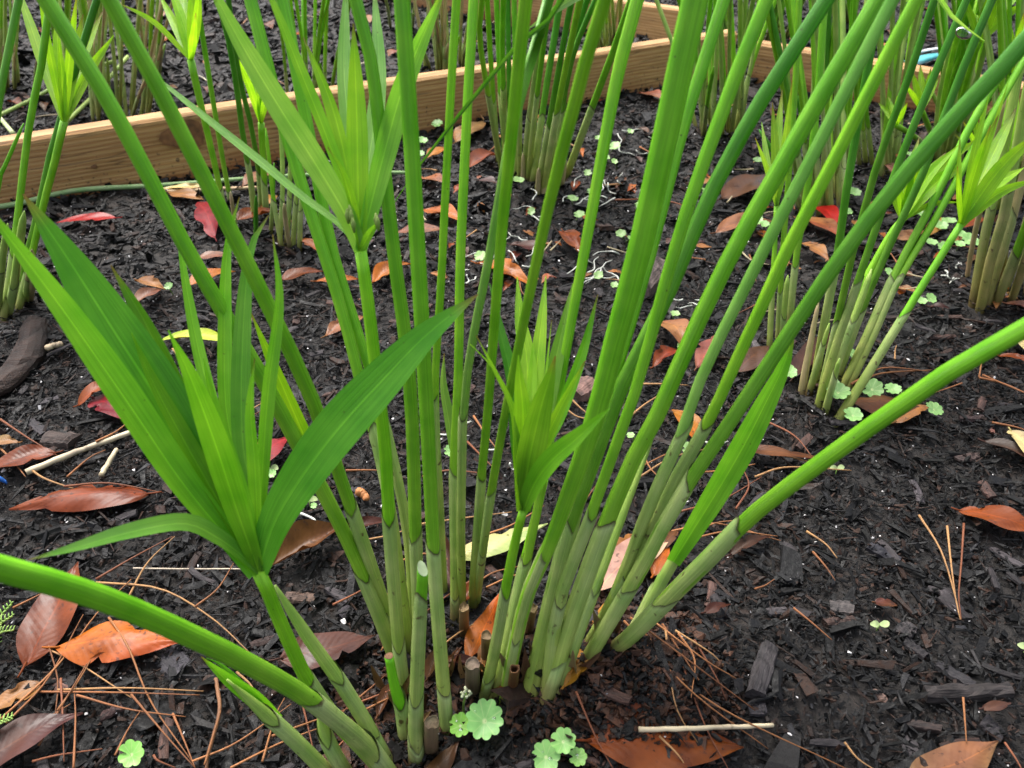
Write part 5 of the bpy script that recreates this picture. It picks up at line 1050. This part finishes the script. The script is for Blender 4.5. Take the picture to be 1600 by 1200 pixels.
for x, y, lb in [(1370, 985, 'two-leaved seedling alone on the right-hand mulch'), (1305, 742, 'small seedling under the long right stem'), (1200, 712, 'seedling below the broad green blade'), (1600, 1020, 'seedling at the right edge of the mulch'), (485, 792, 'two-leaved seedling behind the leafy head'), (425, 742, 'seedling by the crimson leaf')]:
    t = thing('seedling', lb, 'seedling', tuple(P(x, y)), 'seedlings in the mulch'); g = P(x, y); tp = g+np.array([0, 0, .006]); V, F, uv, C = tube([g-np.array([0, 0, .002]), tp], [.0005, .0005], 5, colf=lambda t: (.3, .5, .12)); mk('stalk', V, F, M_STEM, t, uv, C)
    for sgn in (-1, 1):
        S = spline([tp, tp+np.array([sgn*.003, U(-.001, .001), .0015]), tp+np.array([sgn*.0062, U(-.002, .002), .001])], 7); V, F, uv, C = blade(S, [.0022*math.sin(math.pi*(.08+.84*i/6)) for i in range(7)], .1, 0, 4, (.34, .58, .16), (.36, .6, .2)); mk('leaf_blade', V, F, M_PENNY, t, uv, C)
# pennywort flower head
t = thing('pennywort_flower', 'tiny white pennywort flower cluster on a thin stalk above the largest leaf', 'flower', tuple(P(727, 1118)))
g = P(726, 1120); d = depth(g); tp = at(728, 1084, d*.965); V, F, uv, C = tube(spline([g, lerp(g, tp, .5)+np.array([-.001, 0, 0]), tp], 8), np.full(8, .0007), 6, colf=lambda t: (.25, .4, .1)); mk('stalk', V, F, M_STEM, t, uv, C)
for i in range(22):
    v = RNG.normal(0, 1, 3); v /= np.linalg.norm(v); c = tp+v*.0032*U(.6, 1)+np.array([0, 0, .001]); V, F, uv, C = tube([c-v*.0007, c, c+v*.0009], [.0003, .0010, .0004], 5, colf=lambda t: (.66, .68, .5)); mk('floret', V, F, M_STEM, t, uv, C)
# feathery weed at the left edge
for lb, x, y, n in [('upper feathery light green weed sprig at the left edge', 6, 1000, 3), ('lower feathery light green weed sprig at the left edge', 4, 1150, 2)]:
    t = thing('feathery_weed', lb, 'weed', tuple(P(x, y))); g = P(x-14, y+22)
    for s in range(n):
        th = U(-.5, .9); tip_ = P(x+20*math.cos(th)-4, y-40*abs(math.sin(th))-8-12*s, .018); S = spline([g, lerp(g, tip_, .5)+np.array([0, 0, .008]), tip_], 14)
        V, F, uv, C = tube(S, np.full(14, .0006), 5, colf=lambda t: (.3, .42, .1)); so = mk('stalk', V, F, M_STEM, t, uv, C)
        for i in range(2, 14):
            dd = S[min(i+1, 13)]-S[i-1]; dd /= np.linalg.norm(dd); sd = np.cross(dd, [0, 0, 1]); sd /= np.linalg.norm(sd)
            for sg in (-1, 1):
                l = .0085*(1-i/17); e = S[i]+(sd*sg*.8+dd*.5)*l+np.array([0, 0, .002]); V, F, uv, C = tube([S[i], lerp(S[i], e, .5)+np.array([0, 0, .0008]), e], [.0004, .0004, .0002], 4, colf=lambda t: (.32, .52, .14)); mk('leaflet', V, F, M_STEM, so, uv, C)

# ------------------------------------------------------------------ bigger bark chips, one by one
def chip_mesh(name, L, W, T_, seed, bend=0.0, n=9):
    rg = np.random.default_rng(seed); V = []; F = []; C = []
    prof = [(-1, -.6), (-.85, .55), (-.3, 1), (.3, .9), (.9, .5), (1, -.5), (.2, -1)]; k = len(prof); taper = rg.uniform(.55, 1, 2)
    cut = rg.uniform(-.35, .35, 2)
    for i in range(n+1):
        t = i/n*2-1; w = W/2*(taper[0]+(1-taper[0])*math.sin(math.pi*i/n*.8+.4))*(1+rg.normal(0, .06)); h = T_/2*(1+rg.normal(0, .10))
        for (a, b) in prof:
            xx = t*L/2+(cut[0] if t < 0 else cut[1])*a*W*.5*abs(t)**3
            V.append((xx, a*w+bend*L*(t*t-.4), b*h+rg.normal(0, T_*.07)+abs(bend)*.25*L*(1-t*t))); C.append(np.array((.018, .0165, .0165))*rg.uniform(.7, 1.4))
    for i in range(n):
        for j in range(k): j2 = (j+1) % k; F.append((i*k+j, (i+1)*k+j, (i+1)*k+j2, i*k+j2))
    F.append(tuple(range(k))); F.append(tuple(n*k+j for j in range(k-1, -1, -1)))
    me = bpy.data.meshes.new(name); me.from_pydata(V, [], F); a = me.color_attributes.new('Col', 'FLOAT_COLOR', 'POINT'); c = np.ones((len(V), 4), np.float32); c[:, :3] = C; a.data.foreach_set('color', c.ravel())
    me.polygons.foreach_set('use_smooth', np.zeros(len(F), bool)); me.materials.append(M_CHIP); me.update(); return me
def bark(label, A, B, wpx, thick=.30, tint=(1, 1, 1), bend=0.0, seed=1, grp='large bark chips on the mulch', lift=.0):
    a, b = P(*A), P(*B); L = np.linalg.norm(b-a); c = (a+b)/2; W = wpx*depth(c)/FOC*(1.0+.5*abs(b[1]-a[1] < .3*L)*0)
    dx = abs(B[0]-A[0])/(math.hypot(B[0]-A[0], B[1]-A[1])+1e-6); W *= 1+.35*dx
    me = chip_mesh('bark_chip', L, W, W*thick, seed, bend); o = bpy.data.objects.new('bark_chip', me); col.objects.link(o)
    c[2] = max(H(c[0], c[1]), (H(a[0], a[1])+H(b[0], b[1]))/2)+W*thick*.35+lift; o.location = c; o.rotation_euler = (U(-.15, .15), -math.atan2(float(H(b[0], b[1])-H(a[0], a[1])), L), math.atan2(b[1]-a[1], b[0]-a[0])); o.color = (*tint, 1)
    return tag(o, label, 'bark chip', grp)
for i, a in enumerate([
 ('thick charcoal block of bark on the lower right mulch, standing towards the viewer', (1200, 1018), (1178, 1092), 30, .7, (1.6, 1.6, 1.7)), ('long dark splintered bark stick near the right bottom corner', (1442, 1090), (1575, 1085), 20, .8, (1.3, 1.25, 1.25)),
 ('slanting black chip above the splintered bark stick', (1464, 1040), (1522, 1074), 18, .4, (1.2, 1.25, 1.4)), ('brown-black twig-like chip on the lower right', (1408, 1130), (1470, 1142), 13, .6, (1.6, 1.3, 1.2)), ('dark chip leaning at the far lower right', (1535, 1125), (1565, 1155), 22, .3, (1.2, 1.2, 1.35)),
 ('L-shaped charcoal chip in the middle of the right mulch', (1408, 995), (1424, 980), 20, .4, (1.6, 1.6, 1.7)), ('black chip touching the L-shaped one', (1412, 1004), (1446, 1028), 15, .5, (1, 1, 1.1)), ('flat grey chip beside the two-leaved seedling', (1296, 946), (1334, 952), 20, .2, (2.6, 2.6, 2.6)),
 ('brown bark stick below the flat grey chip', (1288, 978), (1334, 972), 12, .8, (1.9, 1.3, 1.1)), ('dark curved chip under the orange-edged leaf', (1356, 855), (1405, 880), 14, .5, (1, 1.1, 1.4)), ('grey chip half way down the right mulch', (1198, 957), (1230, 955), 12, .3, (2.2, 2.2, 2.4)),
 ('black chip below the thick charcoal block', (1168, 1110), (1196, 1108), 18, .3, (1.4, 1.4, 1.6)), ('small pale brown chip right of the charcoal block', (1362, 1080), (1386, 1098), 11, .4, (5, 3.6, 3.0)), ('flat slate-grey chip at the bottom right edge of the mulch', (1412, 1155), (1440, 1185), 22, .15, (2, 2, 2.2)),
 ('slate-grey flat chip left of the clump stems', (540, 775), (566, 772), 20, .3, (2.2, 2.2, 2.5)), ('brown weathered bark bit under the leafy head', (446, 934), (494, 938), 16, .4, (4, 3, 2.4)),
 ('black chip with bright edge under the leafy head', (528, 948), (545, 928), 15, .4, (1.5, 1.5, 1.7)), ('pair-like black chip left of the flat mauve leaf', (532, 965), (548, 950), 15, .35, (1.6, 1.6, 1.9)), ('bluish black flat chip below the orange dotted leaf', (258, 1022), (284, 1050), 32, .12, (1.6, 1.7, 2.0)),
 ('brownish chip at the lower left beyond the needle bundle', (160, 1122), (192, 1105), 14, .5, (2.6, 1.7, 1.6)), ('grey-brown lump near the pale twig', (72, 690), (120, 695), 26, .5, (2.4, 2.0, 1.8)), ('slate chip above the pale twig', (58, 632), (92, 622), 10, .3, (2, 2, 2.3)), ('dark chip between the pale twig and rust leaf', (48, 660), (72, 680), 14, .4, (1.4, 1.4, 1.6)),
 ('black stick beside the long brown curled leaf', (392, 1012), (436, 1000), 13, .6, (1.7, 1.2, 1.1)), ('short brown bark stick on the right slope', (1498, 655), (1535, 655), 10, .6, (1.8, 1.3, 1.3)), ('dark plate of bark beside the splayed clump', (1296, 660), (1336, 662), 12, .3, (1.4, 1.4, 1.6)), ('reddish upright chip on the right slope', (1545, 660), (1551, 678), 8, .4, (6, 3, 2.4)),
 ('flat rust-black chip on the right slope below the pale leaf', (1493, 718), (1530, 712), 14, .2, (2.4, 1.9, 1.8)), ('brown stick in front of the dark slope at right', (1450, 530), (1492, 527), 8, .5, (2.4, 1.5, 1.3)), ('brown soil lump behind the right diagonal stems', (1000, 460), (1030, 425), 36, .7, (4, 3.4, 3.2)), ('pinkish brown lump between the dark double stem and right stems', (893, 625), (920, 605), 32, .5, (7, 4.6, 4))]):
    bark(a[0], a[1], a[2], a[3], a[4], a[5], a[6] if len(a) > 6 else 0.0, 100+i)
pp = spline([P(x, y, .006) for x, y in [(-40, 622), (0, 600), (30, 572), (48, 540), (54, 500)]], 18); V, F, uv, C = tube(pp, np.array([.9, 1, 1.05, 1.1, 1.1, 1.1, 1.1, 1.15, 1.1, 1.1, 1.05, 1, 1, .95, .95, .9, .85, .8])*.0125, 14)
V = V+RNG.normal(0, .0005, V.shape); cen = np.repeat(pp, 14, 0); V[:, 2] = cen[:, 2]+(V[:, 2]-cen[:, 2])*.55; kk = np.repeat(vnoise(np.arange(14)*.9, np.zeros(14), 5)[None], 18, 0).ravel()*.9+vnoise(np.arange(252)*.21, np.zeros(252), 6)*.7
V[:, 2] += (kk-.8)*.003; C = np.array((.020, .0125, .010))*(kk[:, None]*1.5+.1); o = mk('bark_strip', V, F, M_CHIP, None, uv, C, smooth=False, origin=pp[8]); tag(o, 'big curved blackened bark strip at the left edge', 'bark', 'large bark chips on the mulch')
variants = [chip_mesh('bark_chip', U(.013, .026), U(.004, .0085), U(.0018, .0034), 300+i, U(-.06, .06), 5) for i in range(14)]
for i in range(230):
    while True:
        x, y = U(-.62, .72), U(.10, .95)
        pxx, pyy = project((x, y, 0))
        if -20 < pxx < 1620 and pyy < 1230: break
    o = bpy.data.objects.new('bark_chip', variants[i % 14]); col.objects.link(o); o.location = (x, y, float(H(x, y))+U(.0015, .0035)); o.rotation_euler = (U(-.35, .35), U(-.2, .2), U(0, 6.28))
    k = random.lognormvariate(.1, .4); o.color = (k, k*.98, k*1.08, 1) if R() < .75 else (k*1.9, k*1.2, k, 1)
    lay = ('level', 'slanting', 'end-on')[int(abs(math.sin(o.rotation_euler.z))*2.999)]; tn = 'brown' if o.color[0] > o.color[2]*1.3 else ('grey' if k > 1.45 else 'black')
    tag(o, lay+' medium '+tn+' bark chip '+near(pxx, pyy), 'bark chip', 'medium bark chips bedded in the mulch')

# ------------------------------------------------------------------ stray plastic
def strip(name, label, A, B, w, mat, cat, lift=.012):
    a, b = P(*A, lift), P(*B, lift); d = (b-a)/np.linalg.norm(b-a); s = np.cross(d, [0, 0, 1]); V = []
    for i in range(7):
        t = i/6; p = a+(b-a)*t+np.array([0, 0, .006*math.sin(math.pi*t)])
        for u, z in ((-1, 0), (-.3, .003), (.3, .003), (1, 0), (.3, .0015), (-.3, .0015)): V.append(p+s*u*w*(1-.6*t*t)+np.array([0, 0, z]))
    F = [(i*6+j, i*6+(j+1) % 6, (i+1)*6+(j+1) % 6, (i+1)*6+j) for i in range(6) for j in range(6)]+[tuple(range(6)), tuple(36+j for j in range(5, -1, -1))]
    return tag(mk(name, V, F, mat, None, origin=a), label, cat)
strip('plastic_strip', 'teal plastic strip lying on the litter beyond the right board', (1424, 98), (1496, 84), .020, M_TEAL, 'plastic strip', .02)
strip('plastic_strip', 'white plastic strip beside the teal one beyond the right board', (1436, 82), (1500, 80), .007, M_TAGW, 'plastic strip', .03)
strip('plastic_scrap', 'small blue plastic scrap at the left edge below the rust leaf', (-6, 760), (12, 756), .003, M_BLUE, 'plastic scrap', .006)
# ------------------------------------------------------------------ labels that would repeat get their place in the row
bpy.context.view_layer.update()
seen = {}
for o in bpy.data.objects:
    if 'category' in o and 'label' in o: seen.setdefault(o['label'], []).append(o)
ORD = ['leftmost', 'second', 'third', 'fourth', 'fifth', 'sixth', 'seventh', 'eighth', 'ninth', 'tenth', 'eleventh', 'twelfth']
for lb, os_ in seen.items():
    n = len(os_)
    if n < 2 or n > 12: continue
    os_.sort(key=lambda o: project(np.array(o.matrix_world.translation))[0])
    for i, o in enumerate(os_):
        w = ('left' if i == 0 else 'right') if n == 2 else ('leftmost' if i == 0 else 'rightmost' if i == n-1 else ORD[i])
        o['label'] = (w+' '+lb) if len(lb.split()) < 16 else lb
for o in bpy.data.objects:
    for k in ('_b', '_tip', '_ax', '_r'):
        if k in o: del o[k]
